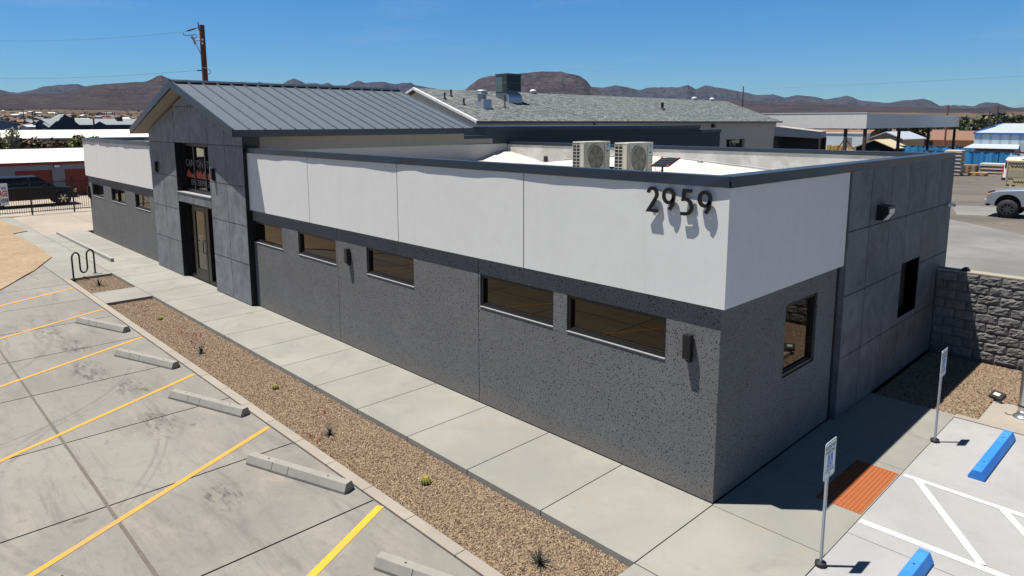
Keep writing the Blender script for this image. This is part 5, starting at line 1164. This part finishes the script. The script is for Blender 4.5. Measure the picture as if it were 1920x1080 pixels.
# ---- vehicles
def wheel(parent, loc, r, w, rimmat, rimr=.6, spokes=6):
    """axle along local y"""
    mb = MB(); prof = [(r*rimr, -w/2), (r*.94, -w/2), (r, -w*.36), (r, w*.36), (r*.94, w/2), (r*rimr, w/2)]
    n = 28; V = [(p*math.cos(2*math.pi*k/n), q_, p*math.sin(2*math.pi*k/n)) for p, q_ in prof for k in range(n)]
    mb.add(V, [(i*n+k, i*n+(k+1) % n, (i+1)*n+(k+1) % n, (i+1)*n+k) for i in range(5) for k in range(n)], smooth=True); wh = mb.build("wheel", M['tyre'], parent); wh.location = loc
    mb = MB()
    for s in (-1, 1):
        y = s*w*.30; mb.add([(r*rimr*1.02*math.cos(2*math.pi*k/n), y, r*rimr*1.02*math.sin(2*math.pi*k/n)) for k in range(n)], [tuple(range(n))], 0)
        for k in range(spokes):
            a = 2*math.pi*k/spokes; mb.bar((0, y+s*.02, 0), (r*rimr*.95*math.cos(a), y+s*.025, r*rimr*.95*math.sin(a)), r*.13, .02, 1, upv=(0, 1, 0))
    mb.build("rim", [M['black'], rimmat], wh, fix=False); return wh
def arch_profile(L, zt, archs, r, zb, n=10):
    """bottom edge from rear to front with wheel arches"""
    p = []
    for cx in archs:
        p += [(cx-r, zb)]+[(cx-r*math.cos(math.pi*k/n), zb+r*math.sin(math.pi*k/n)*1.02) for k in range(1, n)]+[(cx+r, zb)]
    return p
def body_from_profile(name, top, bottom, hw, mat, parent, inset=.1, taper=None):
    """side profile swept across the width, rounded in at the top edge: x forward, z up"""
    poly = top+bottom[::-1]; mb = MB(); n = len(poly); ys = [-hw, -hw+.04, hw-.04, hw]; sc = [.96, 1, 1, .96]
    V = []
    cz = sum(p[1] for p in poly)/n
    for y, s in zip(ys, sc):
        for x, z in poly: V.append((x*(1 if s == 1 else .995), y, (cz+(z-cz)*s if z > cz else z)))
    for a in range(3):
        for i in range(n): j = (i+1) % n; mb.add([V[a*n+i], V[a*n+j], V[(a+1)*n+j], V[(a+1)*n+i]], [(0, 1, 2, 3)])
    mb.face(V[:n][::-1]); mb.face(V[3*n:]); o = mb.build(name, mat, parent, merge=True, bevel=.02); return o
def cabin(parent, x0, x1, xr0, xr1, z0, z1, hw, top_in, paint_, glassm, posts, name="cabin"):
    """greenhouse: glass with painted roof and pillars. x0..x1 at the belt, xr0..xr1 at the roof"""
    g = MB(); b = [(x0, -hw, z0), (x1, -hw, z0), (x1, hw, z0), (x0, hw, z0)]; t = [(xr0, -hw+top_in, z1), (xr1, -hw+top_in, z1), (xr1, hw-top_in, z1), (xr0, hw-top_in, z1)]
    g.add(b+t, [(0, 1, 5, 4), (1, 2, 6, 5), (2, 3, 7, 6), (3, 0, 4, 7)]); g.build("windows", glassm, parent)
    mb = MB(); mb.add([(x, y, z-.02) for x, y, z in t]+[(x*.98+(xr0+xr1)/2*.02, y*.93, z+.05) for x, y, z in t], [(0, 1, 5, 4), (1, 2, 6, 5), (2, 3, 7, 6), (3, 0, 4, 7), (4, 5, 6, 7)])
    for s in (-1, 1):
        for f in posts:
            pb_ = Vector((x0+(x1-x0)*f, s*(hw+.006), z0)); pt = Vector((xr0+(xr1-xr0)*f, s*(hw-top_in+.006), z1)); mb.bar(pb_, pt, .07, .03, upv=(0, 1, 0))
    mb.build(name, paint_, parent, bevel=.015)
# silver lifted pickup on the right
pk = thing("pickup_truck", "silver lifted pickup truck with black wheels at the right edge of the yard", "pickup truck", (-3.35, 36.1, 0), R(180)); pk.scale = (1.0, 1.0, 1.0)
z0 = .72
# x forward is towards the viewer's left after the half turn; origin at the front axle
top = [(-4.9, 1.3), (-4.9, 1.5), (-2.05, 1.5), (-2.0, 1.5), (-.95, 1.5), (-.5, 1.47), (.4, 1.37), (.8, 1.25), (.93, 1.12), (.95, .9), (.92, .72)]
bot = [(-4.95, .78)]+arch_profile(0, 0, (-3.65, 0), .58, .62)+[(.66, .62)]
body_from_profile("body", top, bot, .98, M['carsilver'], pk)
cabin(pk, -3.0, -.78, -2.8, -1.55, 1.5, 2.1, .93, .14, M['carsilver'], M['carglass'], (.02, .5, .98))
mb = MB(); mb.box(-.62, .62, -.62, .62, .55, 1.3); mb.box(-4.3, -3.05, -.62, .62, .55, 1.3); mb.build("wheel_well", M['matteblack'], pk)
mb = MB(); mb.box(.86, 1.06, -.97, .97, .66, .92); mb.build("bumper", plain("silver_bumper", (.5, .5, .5), .3, .6), pk, bevel=.05)
mb = MB(); mb.box(.85, 1.0, -.8, .8, .56, .66); mb.build("air_dam", M['matteblack'], pk)
for s in (-1, 1): mb = MB(); mb.box(.74, .93, *sorted((s*.72, s*.985)), 1.0, 1.22); mb.build("headlight", M['headlight'], pk, bevel=.03)
mb = MB(); mb.box(.9, .965, -.66, .66, .95, 1.28); mb.build("grille", M['acdark'], pk)
for s in (-1, 1): mb = MB(); mb.box(-1.3, -1.1, *sorted((s*1.0, s*1.22)), 1.5, 1.74); mb.build("mirror", M['matteblack'], pk, bevel=.03)
mb = MB(); mb.box(-2.9, -.72, -1.06, -.95, .52, .58); mb.box(-2.9, -.72, .95, 1.06, .52, .58); mb.build("side_step", M['galv'], pk)
for x in (0, -3.65):
    for s in (-1, 1): wheel(pk, (x, s*.88, .47), .47, .3, M['dal'], .56, 8)
# white van
vn = thing("cargo_van", "white cargo van seen from behind with red tail lamp and roof ladder", "van", (-5.2, 58.6, 0), R(52))
top = [(-2.6, .75), (-2.62, 1.3), (-2.5, 2.05), (-2.35, 2.2), (-.2, 2.26), (1.1, 2.2), (1.9, 1.5), (2.6, 1.25), (2.75, .8), (2.7, .5)]
bot = [(-2.6, .45)]+arch_profile(0, 0, (-1.6, 1.65), .4, .4)+[(2.6, .4)]
vn.rotation_euler = (0, 0, R(38)); body_from_profile("body", top, bot, .95, M['carwhite'], vn)
mb = MB(); mb.box(-2.7, -2.58, -.95, .95, .38, .6); mb.build("bumper", M['matteblack'], vn, bevel=.03)
for s in (-1, 1): mb = MB(); mb.box(-2.66, -2.5, *sorted((s*.84, s*.965)), 1.0, 1.55); mb.build("tail_lamp", M['taillight'], vn, bevel=.02)
mb = MB(); mb.box(-2.64, -2.6, -.7, -.05, 1.35, 1.95); mb.box(-2.64, -2.6, .05, .7, 1.35, 1.95); mb.build("rear_window", M['carglass'], vn)
for x in (-1.6, 1.65):
    for s in (-1, 1): wheel(vn, (x, s*.85, .36), .36, .24, M['galv'])
mb = MB()
for y in (-.6, -.25): mb.bar((-2.4, y, 2.5), (2.2, y, 2.5), .06, .05)
mb.bar((-2.3, -.8, 2.32), (-2.3, .8, 2.32), .05, .05); mb.bar((1, -.8, 2.32), (1, .8, 2.32), .05, .05); mb.bar((-2.3, -.7, 2.22), (-2.3, -.7, 2.5), .05, .05); mb.bar((-2.3, .7, 2.22), (-2.3, .7, 2.5), .05, .05); mb.build("ladder_rack", plain("pale_rack", (.6, .6, .6), .5), vn)
mb = MB(); mb.bar((-2.5, -.42, 2.6), (2.3, -.42, 2.6), .3, .1); mb.build("roof_load", M['maroon'], vn)
# dark pickup at the left
sv = thing("dark_pickup_truck", "black crew cab truck parked behind the iron fence at the left edge", "truck", (-45.45, 1.55, 0), R(90))
top = [(-4.9, 1.0), (-4.9, 1.18), (-2.3, 1.2), (-.4, 1.15), (.5, 1.05), (.72, .9), (.76, .6), (.72, .42)]
bot = [(-4.9, .5)]+arch_profile(0, 0, (-3.25, 0), .44, .42)+[(.6, .42)]
body_from_profile("body", top, bot, .95, M['carblack'], sv)
cabin(sv, -4.8, -.35, -4.6, -1.15, 1.16, 1.74, .9, .16, M['carblack'], M['carglass'], (0, .33, .66, 1))
for s in (-1, 1): mb = MB(); mb.box(.5, .76, *sorted((s*.7, s*.955)), .72, .95); mb.build("headlight", M['headlight'], sv, bevel=.03)
for s in (-1, 1): mb = MB(); mb.box(-1.0, -.8, *sorted((s*.96, s*1.16)), 1.1, 1.3); mb.build("mirror", M['carblack'], sv, bevel=.03)
mb = MB(); mb.box(.68, .86, -.93, .93, .4, .6); mb.build("bumper", plain("grey_bumper", (.3, .3, .3), .3, .5), sv, bevel=.04)
for x in (0, -3.25):
    for s in (-1, 1): wheel(sv, (x, s*.84, .42), .42, .26, M['chrome'], .62, 6)

# ------------------------------------------------------------------ left: fence, storage buildings
fn = thing("iron_fence", "black iron picket fence across the end of the lot", "fence"); FX = -40.4
mb = MB(); k = 0; y = -8.0
while y < 9.0: mb.box(FX-.009, FX+.009, y-.009, y+.009, .1, 1.84); y += .105
mb.build("pickets", M['black'], fn)
mb = MB(); mb.box(FX-.015, FX+.015, -8, 9, .16, .2); mb.box(FX-.015, FX+.015, -8, 9, 1.7, 1.74); mb.build("rails", M['black'], fn)
for k in range(9): mb = MB(); y = -8.6+k*1.97; mb.box(FX-.035, FX+.035, y-.035, y+.035, 0, 2.0 if k % 2 else 1.95); mb.box(FX-.05, FX+.05, y-.05, y+.05, 1.97, 2.02); mb.build("post", M['black'], fn)
sg = thing("storage_sign", "white storage sign with dark red and black lettering hung on the iron fence", "sign", (FX+.05, -1.70, 0))
mb = MB(); mb.box(0, .02, -.36, 0, .62, 1.78); mb.build("board", M['signwhite'], sg)
rt_ = (R(90), 0, R(90))
text_mesh("lettering", "ve", .30, M['ink'], sg, (.024, -.15, 1.55), rt_, .001, 'RIGHT', .8, .004).location.y = -.07
text_mesh("lettering", "AGE", .42, M['signred'], sg, (.024, 0, 1.23), rt_, .001, 'RIGHT', .45, .014).location.y = -.02
text_mesh("lettering", "6598", .30, M['ink'], sg, (.024, 0, .86), rt_, .001, 'RIGHT', .52, .008).location.y = -.02
st = thing("storage_building", "low self-storage building with white roof and dark red roller doors", "building"); X = -50.6
mb = MB(); wallface(mb, 'x', X, -14, 16, 0, 2.16, [(-3.4, -1.1, 0, 1.82), (.15, 2.2, 0, 1.82), (2.92, 5.0, 0, 1.82), (5.7, 7.8, 0, 1.82)], .12, -1); mb.build("wall", M['storagewall'], st)
for a, b in ((-3.4, -1.1), (.15, 2.2), (2.92, 5.0), (5.7, 7.8)):
    mb = MB(); n = 12
    for k in range(n): z = 1.82*k/n; mb.box(X-.14, X-.1-.012*(k % 2), a, b, z, z+1.82/n)
    mb.build("roller_door", M['reddoor'], st)
mb = MB(); mb.box(X-.1, X+.06, -14, 16, 2.16, 2.34); mb.build("fascia", M['redfascia'], st)
mb = MB(); mb.add([(X+.1, -14, 2.36), (X+.1, 16, 2.36), (X-9.5, 16, 2.95), (X-9.5, -14, 2.95), (X+.1, -14, 2.345), (X+.1, 16, 2.345), (X-9.5, 16, 2.8), (X-9.5, -14, 2.8)], [(0, 1, 2, 3), (7, 6, 5, 4), (0, 4, 5, 1), (1, 5, 6, 2), (2, 6, 7, 3), (3, 7, 4, 0)]); mb.build("roof", M['roofwhite'], st)
mb = MB(); mb.box(X-9.6, X-9.5, -14, 16, 2.7, 3.05); mb.build("rear_edge", M['matteblack'], st)
t_ = thing("wall_lantern", "white wall light above the gap between the red roller doors", "wall lamp", (X, 2.5, 2.06)); mb = MB(); mb.box(0, .12, -.2, .2, -.1, .06); mb.build("housing", M['black'], t_); mb = MB(); mb.box(.12, .135, -.17, .17, -.08, .05); mb.build("lens", M['whitepaint'], t_)
t2 = thing("tan_building", "long tan building with white roof behind the shrubs", "building"); X2 = -70
mb = MB(); wallface(mb, 'x', X2, -25, 22, 0, 3.55, [(8.2, 9.2, 2.3, 2.95)], .2, -1); mb.build("wall", M['tan'], t2); mb = MB(); mb.box(X2-.25, X2-.2, 8.1, 9.3, 2.2, 3.0); mb.build("window", M['glass'], t2)
mb = MB(); mb.add([(X2+.4, -25, 3.6), (X2+.4, 22, 3.6), (X2-9, 22, 4.25), (X2-9, -25, 4.25), (X2+.4, -25, 3.5), (X2+.4, 22, 3.5), (X2-9, 22, 4.1), (X2-9, -25, 4.1)], [(0, 1, 2, 3), (7, 6, 5, 4), (0, 4, 5, 1), (1, 5, 6, 2), (2, 6, 7, 3), (3, 7, 4, 0)]); mb.build("roof", M['roofwhite'], t2)

# ---- plants: trunk, limbs and leafy crown of many small faces
def foliage(name, blobs, n, size, mat, parent, seed=0):
    rg = random.Random(seed); mb = MB()
    for k in range(n):
        c, r = blobs[rg.randrange(len(blobs))]; d = Vector((rg.gauss(0, 1), rg.gauss(0, 1), rg.gauss(0, 1))).normalized(); q = rg.random()**.45
        p = Vector(c)+Vector((d.x*r[0], d.y*r[1], d.z*r[2]))*q; s = size*rg.uniform(.6, 1.5); a = Vector((rg.gauss(0, 1), rg.gauss(0, 1), rg.gauss(0, 1))).normalized(); b = a.orthogonal().normalized(); c2 = a.cross(b)
        mb.face([p+b*s, p+c2*s*.55, p-b*s, p-c2*s*.55], 0, min(1, max(0, rg.gauss(.45, .3))))
    return mb.build(name, mat, parent, fix=False)
def tree(name, label, cat, loc, h, w, mat, n=700, group=None, seed=0, trunkh=.35):
    rg = random.Random(seed); t_ = thing(name, label, cat, loc, rg.uniform(0, 6), group); mb = MB(); mb.tube([(0, 0, -1), (.02*h, 0, h*.3), (0, .03*h, h*.6)], [h*.035, h*.028, h*.015], 6)
    blobs = []
    for k in range(9):
        a = rg.uniform(0, 6.28); rr_ = rg.uniform(.1, .62)*w/2; z = h*rg.uniform(trunkh, .88); c = Vector((rr_*math.cos(a), rr_*math.sin(a), z)); r = w*rg.uniform(.13, .24); blobs.append((c, (r, r, r*.8))); mb.tube([(0, 0, h*.25), c*.7, c], [h*.014, h*.01, h*.004], 5)
    mb.build("trunk", M['bark'], t_); foliage("crown", blobs, n, w*.042, mat, t_, seed); return t_
SH = "shrubs between the two storage roofs"
for k, (y, h, w, mt, lab) in enumerate(((-.6, 3.4, 1.8, 'leafyellow', "yellowish shrub at the left edge above the white roof"), (1.3, 4.35, 2.4, 'leafpale', "tall pale-flowering oleander above the white storage roof"), (.3, 3.7, 2.0, 'leaf', "dark olive shrub left of the flowering oleander"), (3.2, 3.6, 2.2, 'leafred', "reddish brown shrub right of the flowering oleander"),
                                        (4.6, 3.65, 2.2, 'leafred', "second reddish brown shrub, taller in the middle of the row"), (5.9, 3.5, 1.8, 'leafyellow', "bright yellow-green shrub in the shrub row"), (7.2, 3.7, 2.2, 'leafred', "reddish shrub near the small dark window"), (8.7, 3.2, 2.0, 'leafyellow', "low yellowish shrub beside the pale band end"))):
    rg = random.Random(40+k); t_ = thing("shrub", lab, "shrub", (-63.5, y, 0), 0, SH); mb = MB(); bl = []
    for q in range(8):
        a = rg.uniform(0, 6.28); h_ = h+.3; c = Vector((math.cos(a)*w*.34, math.sin(a)*w*.34, h_*rg.uniform(.68, .88))); mb.tube([(0, 0, 0), c*.6+Vector((0, 0, .2)), c], [.05, .035, .015], 5); bl.append((c, (w*.24, w*.24, h*.14)))
    mb.build("stems", M['bark'], t_); foliage("leaves", bl, 1700, .11, M[mt], t_, 60+k)
# houses and sheds beyond on the left
gh = gable_house("slate_house", "dark slate-blue house with long grey shingle roof and gable porch", "house", (-125, 21.5, 0), 12, 13.0, 4.6, 0.9, M['navy'], M['shingle2'], along='y')
mb = MB(); mb.add([(6.6, -6.7, 4.35), (6.6, -2.9, 4.35), (6.6, -4.8, 6.15)], [(0, 1, 2)]); mb.add([(6.6, -6.7, 0), (6.6, -2.9, 0), (6.6, -2.9, 4.35), (6.6, -6.7, 4.35)], [(0, 1, 2, 3)]); mb.add([(6.6, -2.2, 4.0), (6.6, 1.8, 4.0), (6.6, -.2, 5.2)], [(0, 1, 2)]); mb.build("gable_front", M['navy'], gh)
mb = MB(); mb.add([(7.8, -7.2, 3.1), (7.8, -4.2, 3.1), (6.65, -4.4, 3.9), (6.65, -7.0, 3.9)], [(0, 1, 2, 3)]); mb.add([(6.8, -4.8, 6.3), (6.8, -2.6, 4.3), (2.5, -2.6, 4.9), (2.5, -4.8, 6.3)], [(0, 1, 2, 3)]); mb.add([(6.8, -4.8, 6.3), (6.8, -7.0, 4.3), (2.5, -7.0, 4.9), (2.5, -4.8, 6.3)], [(0, 1, 2, 3)]); mb.build("porch_roof", M['shingle2'], gh, fix=False)
mb = MB(); mb.box(6.62, 6.7, -1.6, -.4, 3.0, 3.7); mb.build("window", M['glass'], gh)
for y in (-3.1, 3.7): mb = MB(); mb.box(1.5, 2.6, y-.4, y+.4, 5.0, 5.9); mb.build("rooftop_cooler", M['acdark'], gh)
gable_house("blue_building", "blue-walled building with bright white roof at the left edge", "building", (-133, 7.5, 0), 12, 9.0, 4.9, .9, M['blueshade'], M['roofwhite'], along='x')
gable_house("cream_shed", "small cream building with pale flat roof left of the slate house", "building", (-150, 21, 0), 8, 9, 4.2, .35, M['offwhite'], M['shedroof'], along='y')
gable_house("low_shed", "small grey outbuilding right of the slate house", "building", (-128, 32.5, 0), 5, 6, 3.9, .5, M['navy'], M['shingle2'], along='y')
for k, (x, y, w, d, mt, lab) in enumerate(((-112, 8, 3, 7, 'bluegrey', "grey blue garden wall in front of the blue building"), (-108, 14, 1, 9, 'brownwall', "long brown fence wall behind the tan building"), (-115, 24, 2, 12, 'storagewall', "pale grey perimeter wall in front of the slate house"))):
    mb = MB(); mb.box(x-w/2, x+w/2, y-d/2, y+d/2, 0, 3.6 if k == 0 else 3.4); mb.box(x-w/2-.05, x+w/2+.05, y-d/2-.05, y+d/2+.05, 3.6 if k == 0 else 3.4, (3.6 if k == 0 else 3.4)+.08); tag(mb.build("garden_wall", M[mt]), lab, "wall")
tree("leafy_tree", "bright yellow-green tree right of the slate house", "tree", (-110, 28.6, 0), 5.6, 2.8, M['leafyellow'], 900, seed=5)
tree("leafy_tree", "green tree just left of the metal entry roof", "tree", (-118, 34.5, 0), 7.2, 4, M['leaf'], 900, seed=6)
tree("leafy_tree", "round dark tree in front of the cream building", "tree", (-138, 20.5, 0), 4.9, 4.5, M['leafdark'], 900, seed=7)
tree("leafy_tree", "dark tree between the cream building and the slate house", "tree", (-135, 24.6, 0), 5.0, 3, M['leafdark'], 600, seed=8)
# distant town, copied from two small houses
def azpos(u, r):
    d = ray(u, 230); a = math.atan2(d.x, d.y); x = CAM.x+r*math.sin(a); y = CAM.y+r*math.cos(a); return x, y, ground_z(x, y)
rg = random.Random(77)
pro = []
for wm, rm, lab in (('whitepaint', 'roofwhite', "tiny pale house far off in the town below the hills"), ('brownwall', 'brownroof', "tiny brown-roofed house far off in the town below the hills"), ('tan', 'shingle2', "tiny tan house with grey roof far off in the town")):
    mb = MB(); mb.box(-7, 7, -4, 4, -2, 2.8, 0); 
    for s in (-1, 1): mb.add([(s*7, -4, 2.8), (s*7, 4, 2.8), (s*7, 0, 4.4)], [(0, 1, 2)], 0)
    for s in (-1, 1): mb.add([(-7.5, 0, 4.5), (7.5, 0, 4.5), (7.5, s*4.6, 2.7), (-7.5, s*4.6, 2.7)], [(0, 1, 2, 3)], 1)
    o = mb.build("distant_house", [M[wm], M[rm]], fix=False); tag(o, lab, "house", "distant houses of the town"); o["kind"] = "thing"; pro.append(o)
first = [True]*3
for k in range(150):
    left = k < 95; u = rg.uniform(-20, 260) if left else rg.uniform(1440, 1930)
    r = (380 if left else 520)*math.exp(rg.random()*(1.75 if left else 1.5)); x, y, z = azpos(u, r); i = rg.choice((0, 1, 1, 2)) 
    o = pro[i] if first[i] else pro[i].copy()
    if not first[i]: SC.collection.objects.link(o)
    first[i] = False; o.location = (x, y, z); o.rotation_euler = (0, 0, rg.uniform(0, 3.14)); s = rg.uniform(.7, 1.25); o.scale = (s, s, s)
def woodland(name, spots, n, size, mat, seed):
    rg = random.Random(seed); mb = MB()
    for (x, y, z, h, w) in spots:
        for k in range(n):
            d = Vector((rg.gauss(0, 1), rg.gauss(0, 1), rg.gauss(0, 1))).normalized(); q = rg.random()**.4; p = Vector((x+d.x*w*q, y+d.y*w*q, z+h*.5+d.z*h*.5*q)); s = size*rg.uniform(.6, 1.5)*w; a = Vector((rg.gauss(0, 1), rg.gauss(0, 1), rg.gauss(0, 1))).normalized(); b = a.orthogonal().normalized(); c2 = a.cross(b); mb.face([p+b*s, p+c2*s, p-b*s, p-c2*s], 0, min(1, max(0, rg.gauss(.4, .3))))
    return tag(mb.build(name, mat, fix=False), kind='stuff')
sp_ = []
for k in range(620):
    r = 260*math.exp(rg.random()*2.3); u = rg.uniform(-40, 420); x, y, z = azpos(u, r); sp_.append((x, y, z, rg.uniform(3, 6), rg.uniform(2.5, 5)))
woodland("woodland_town", sp_, 26, .26, M['leafdark'], 3)
sp_ = []
for k in range(330):
    r = 260*math.exp(rg.random()*1.5); u = rg.uniform(1380, 1980); x, y, z = azpos(u, r); sp_.append((x, y, z, rg.uniform(4, 8), rg.uniform(3.5, 7)))
woodland("woodland_valley", sp_, 30, .24, M['leafdark'], 4)
TG = "dark trees beyond the brown houses"
for k, (u, r, h, w) in enumerate(((1570, 215, 6, 8), (1655, 190, 6.5, 9), (1715, 180, 6.8, 10), (1765, 205, 6, 8), (1790, 230, 6, 9), (1840, 235, 7, 12), (1880, 240, 7.4, 12), (1915, 236, 7, 11))):
    x, y, z = azpos(u, r); tree("dark_tree", ("dark tree behind the grey gable shed", "dark tree under the canopy fascia", "rounded dark tree left of the wide brown house", "dark tree above the wide brown house", "dark tree above the blue shed's left corner", "broad dark tree above the blue shed roof", "tallest dark tree above the blue shed roof", "dark tree at the right edge above the blue shed")[k], "tree", (x, y, -.5), h, w, M['leafdark'], 700, TG, 100+k, .2)
# ---- utility poles and wires
def pole(name, label, base, h, r, mat, arms=0, group="far utility poles", lean=0):
    t_ = thing(name, label, "utility pole", base, 0, group); mb = MB(); mb.tube([(0, 0, -1), (lean, 0, h)], [r, r*.75], 10); mb.build("shaft", mat, t_)
    for k in range(arms): mb = MB(); mb.bar((-1.1, 0, h-.5-k*.9), (1.1, 0, h-.5-k*.9), .1, .12); mb.build("crossarm", mat, t_)
    return t_
D0 = 42.0
def at(u, v, dist): d = ray(u, v); d = d/d.dot(fw); return CAM+d*dist
tp = at(378, 47, D0); up_ = thing("utility_pole", "tall dark reddish wooden utility pole rising behind the entry roof", "utility pole", (tp.x, tp.y, 0))
mb = MB(); mb.tube([(0, 0, 0), (0, 0, tp.z)], [.2, .155], 16); mb.build("shaft", M['wood'], up_)
def L_(u, v): q = at(u, v, D0); return q-Vector((tp.x, tp.y, 0))
mb = MB(); mb.tube([L_(371, 41), L_(373, 57)], .03, 6); mb.build("pole_pin", M['matteblack'], up_)
mb = MB(); mb.tube([L_(371, 52), L_(348, 59)], .02, 6)
for k in range(7): f = .25+k*.09; p = L_(371, 52).lerp(L_(348, 59), f); mb.lathe([(0, -.05), (.07, -.02), (.07, .02), (0, .05)], 8, c=tuple(p))
mb.build("insulator", M['matteblack'], up_)
mb = MB(); mb.tube([L_(343, 61), L_(345, 66), L_(360, 66), L_(366, 64), L_(369, 68), L_(366, 72), L_(362, 70)], .022, 6); mb.build("jumper", M['matteblack'], up_)
mb = MB(); mb.tube([L_(360, 69), L_(363, 74), L_(367, 81)], [.09, .07, .06], 8); mb.tube([L_(363, 76), L_(365, 83), L_(369, 84)], .03, 6); mb.tube([L_(368, 75), L_(374, 76)], .03, 6); mb.tube([L_(370, 86), L_(377, 103)], .025, 6); mb.build("fuse_cutout", plain("grey_ceramic", (.18, .15, .14), .5), up_)
mb = MB(); mb.tube([L_(370, 132), L_(378, 132)], .04, 6); mb.tube([L_(390, 130), L_(394, 131), L_(395, 136), L_(392, 139), L_(388, 138)], .018, 6); mb.build("lower_insulator", M['matteblack'], up_)
mb = MB()
for v in (75, 82): mb.lathe([(0, -.06), (.05, -.06), (.05, .06), (0, .06)], 8, c=tuple(L_(380, v)+(CAM-tp).normalized()*.17))
mb.bar(L_(378, 126), L_(388, 128), .05, .05); mb.build("tag", M['sill'], up_)
def wire(a, b, sag, r, label, name="power_line"):
    pts = [a.lerp(b, k/24)-Vector((0, 0, sag*4*(k/24)*(1-k/24))) for k in range(25)]; mb = MB(); mb.tube(pts, r, 5); tag(mb.build(name, M['wire']), label, "power line", "power lines")
wire(at(343, 60, D0), at(-60, 73, 70), .35, .008, "upper power line running left from the wooden pole")
wire(at(370, 132, D0), at(-60, 144, 70), .3, .009, "lower power line running left from the wooden pole")
wire(at(1200, 168, 420), at(2000, 138, 90), 1.2, .014, "faint power line across the sky above the right hills")
PG = "far utility poles"
for k, (u, vt, r, mt, lab) in enumerate(((1394, 162, 120, 'poledark', "far utility pole behind the shingle roof's right end"), (1778, 197, 105, 'wood', "reddish utility pole rising through the canopy edge"), (1872, 198, 150, 'poledark', "thick utility pole above the blue metal shed"), (1856, 209, 165, 'poledark', "thin utility pole left of the thick one above the blue shed"))):
    q = at(u, vt, r); pole("utility_pole", lab, (q.x, q.y, 0), q.z, .16 if k else .13, M[mt], group=PG, lean=0)
q = at(175, 222, 100); pole("utility_pole", "dark utility pole in front of the slate house", (q.x, q.y, 0), q.z, .14, M['poledark'], group=PG)
for k, u in enumerate((44, 61, 105, 122, 135, 148, 200, 215)):
    q = at(u, 213+(k*7) % 6, 260+k*15); o = pole("utility_pole", "thin distant utility pole in the left town", (q.x, q.y, 0), q.z+1, .18, M['poledark'], group="thin poles in the left town")
wire(at(1778, 199, 105), at(1872, 203, 150), .5, .02, "power line between the reddish and the thick pole"); wire(at(1872, 200, 150), at(2000, 160, 60), .8, .02, "power line from the thick pole towards the right edge")

# ------------------------------------------------------------------ air
hz = MB(); hz.box(-9300, 9300, -9300, 9300, -6, 640); hzm = D.materials.new("haze_air"); hzm.use_nodes = True; ht = hzm.node_tree; ht.nodes.clear()
ho = ht.nodes.new("ShaderNodeOutputMaterial"); hp = ht.nodes.new("ShaderNodeVolumePrincipled"); hp.inputs["Color"].default_value = (.62, .78, 1, 1); hp.inputs["Density"].default_value = 1.3e-5; hp.inputs["Anisotropy"].default_value = 0
ht.links.new(hp.outputs[0], ho.inputs["Volume"]); tag(hz.build("haze", hzm), kind='stuff')
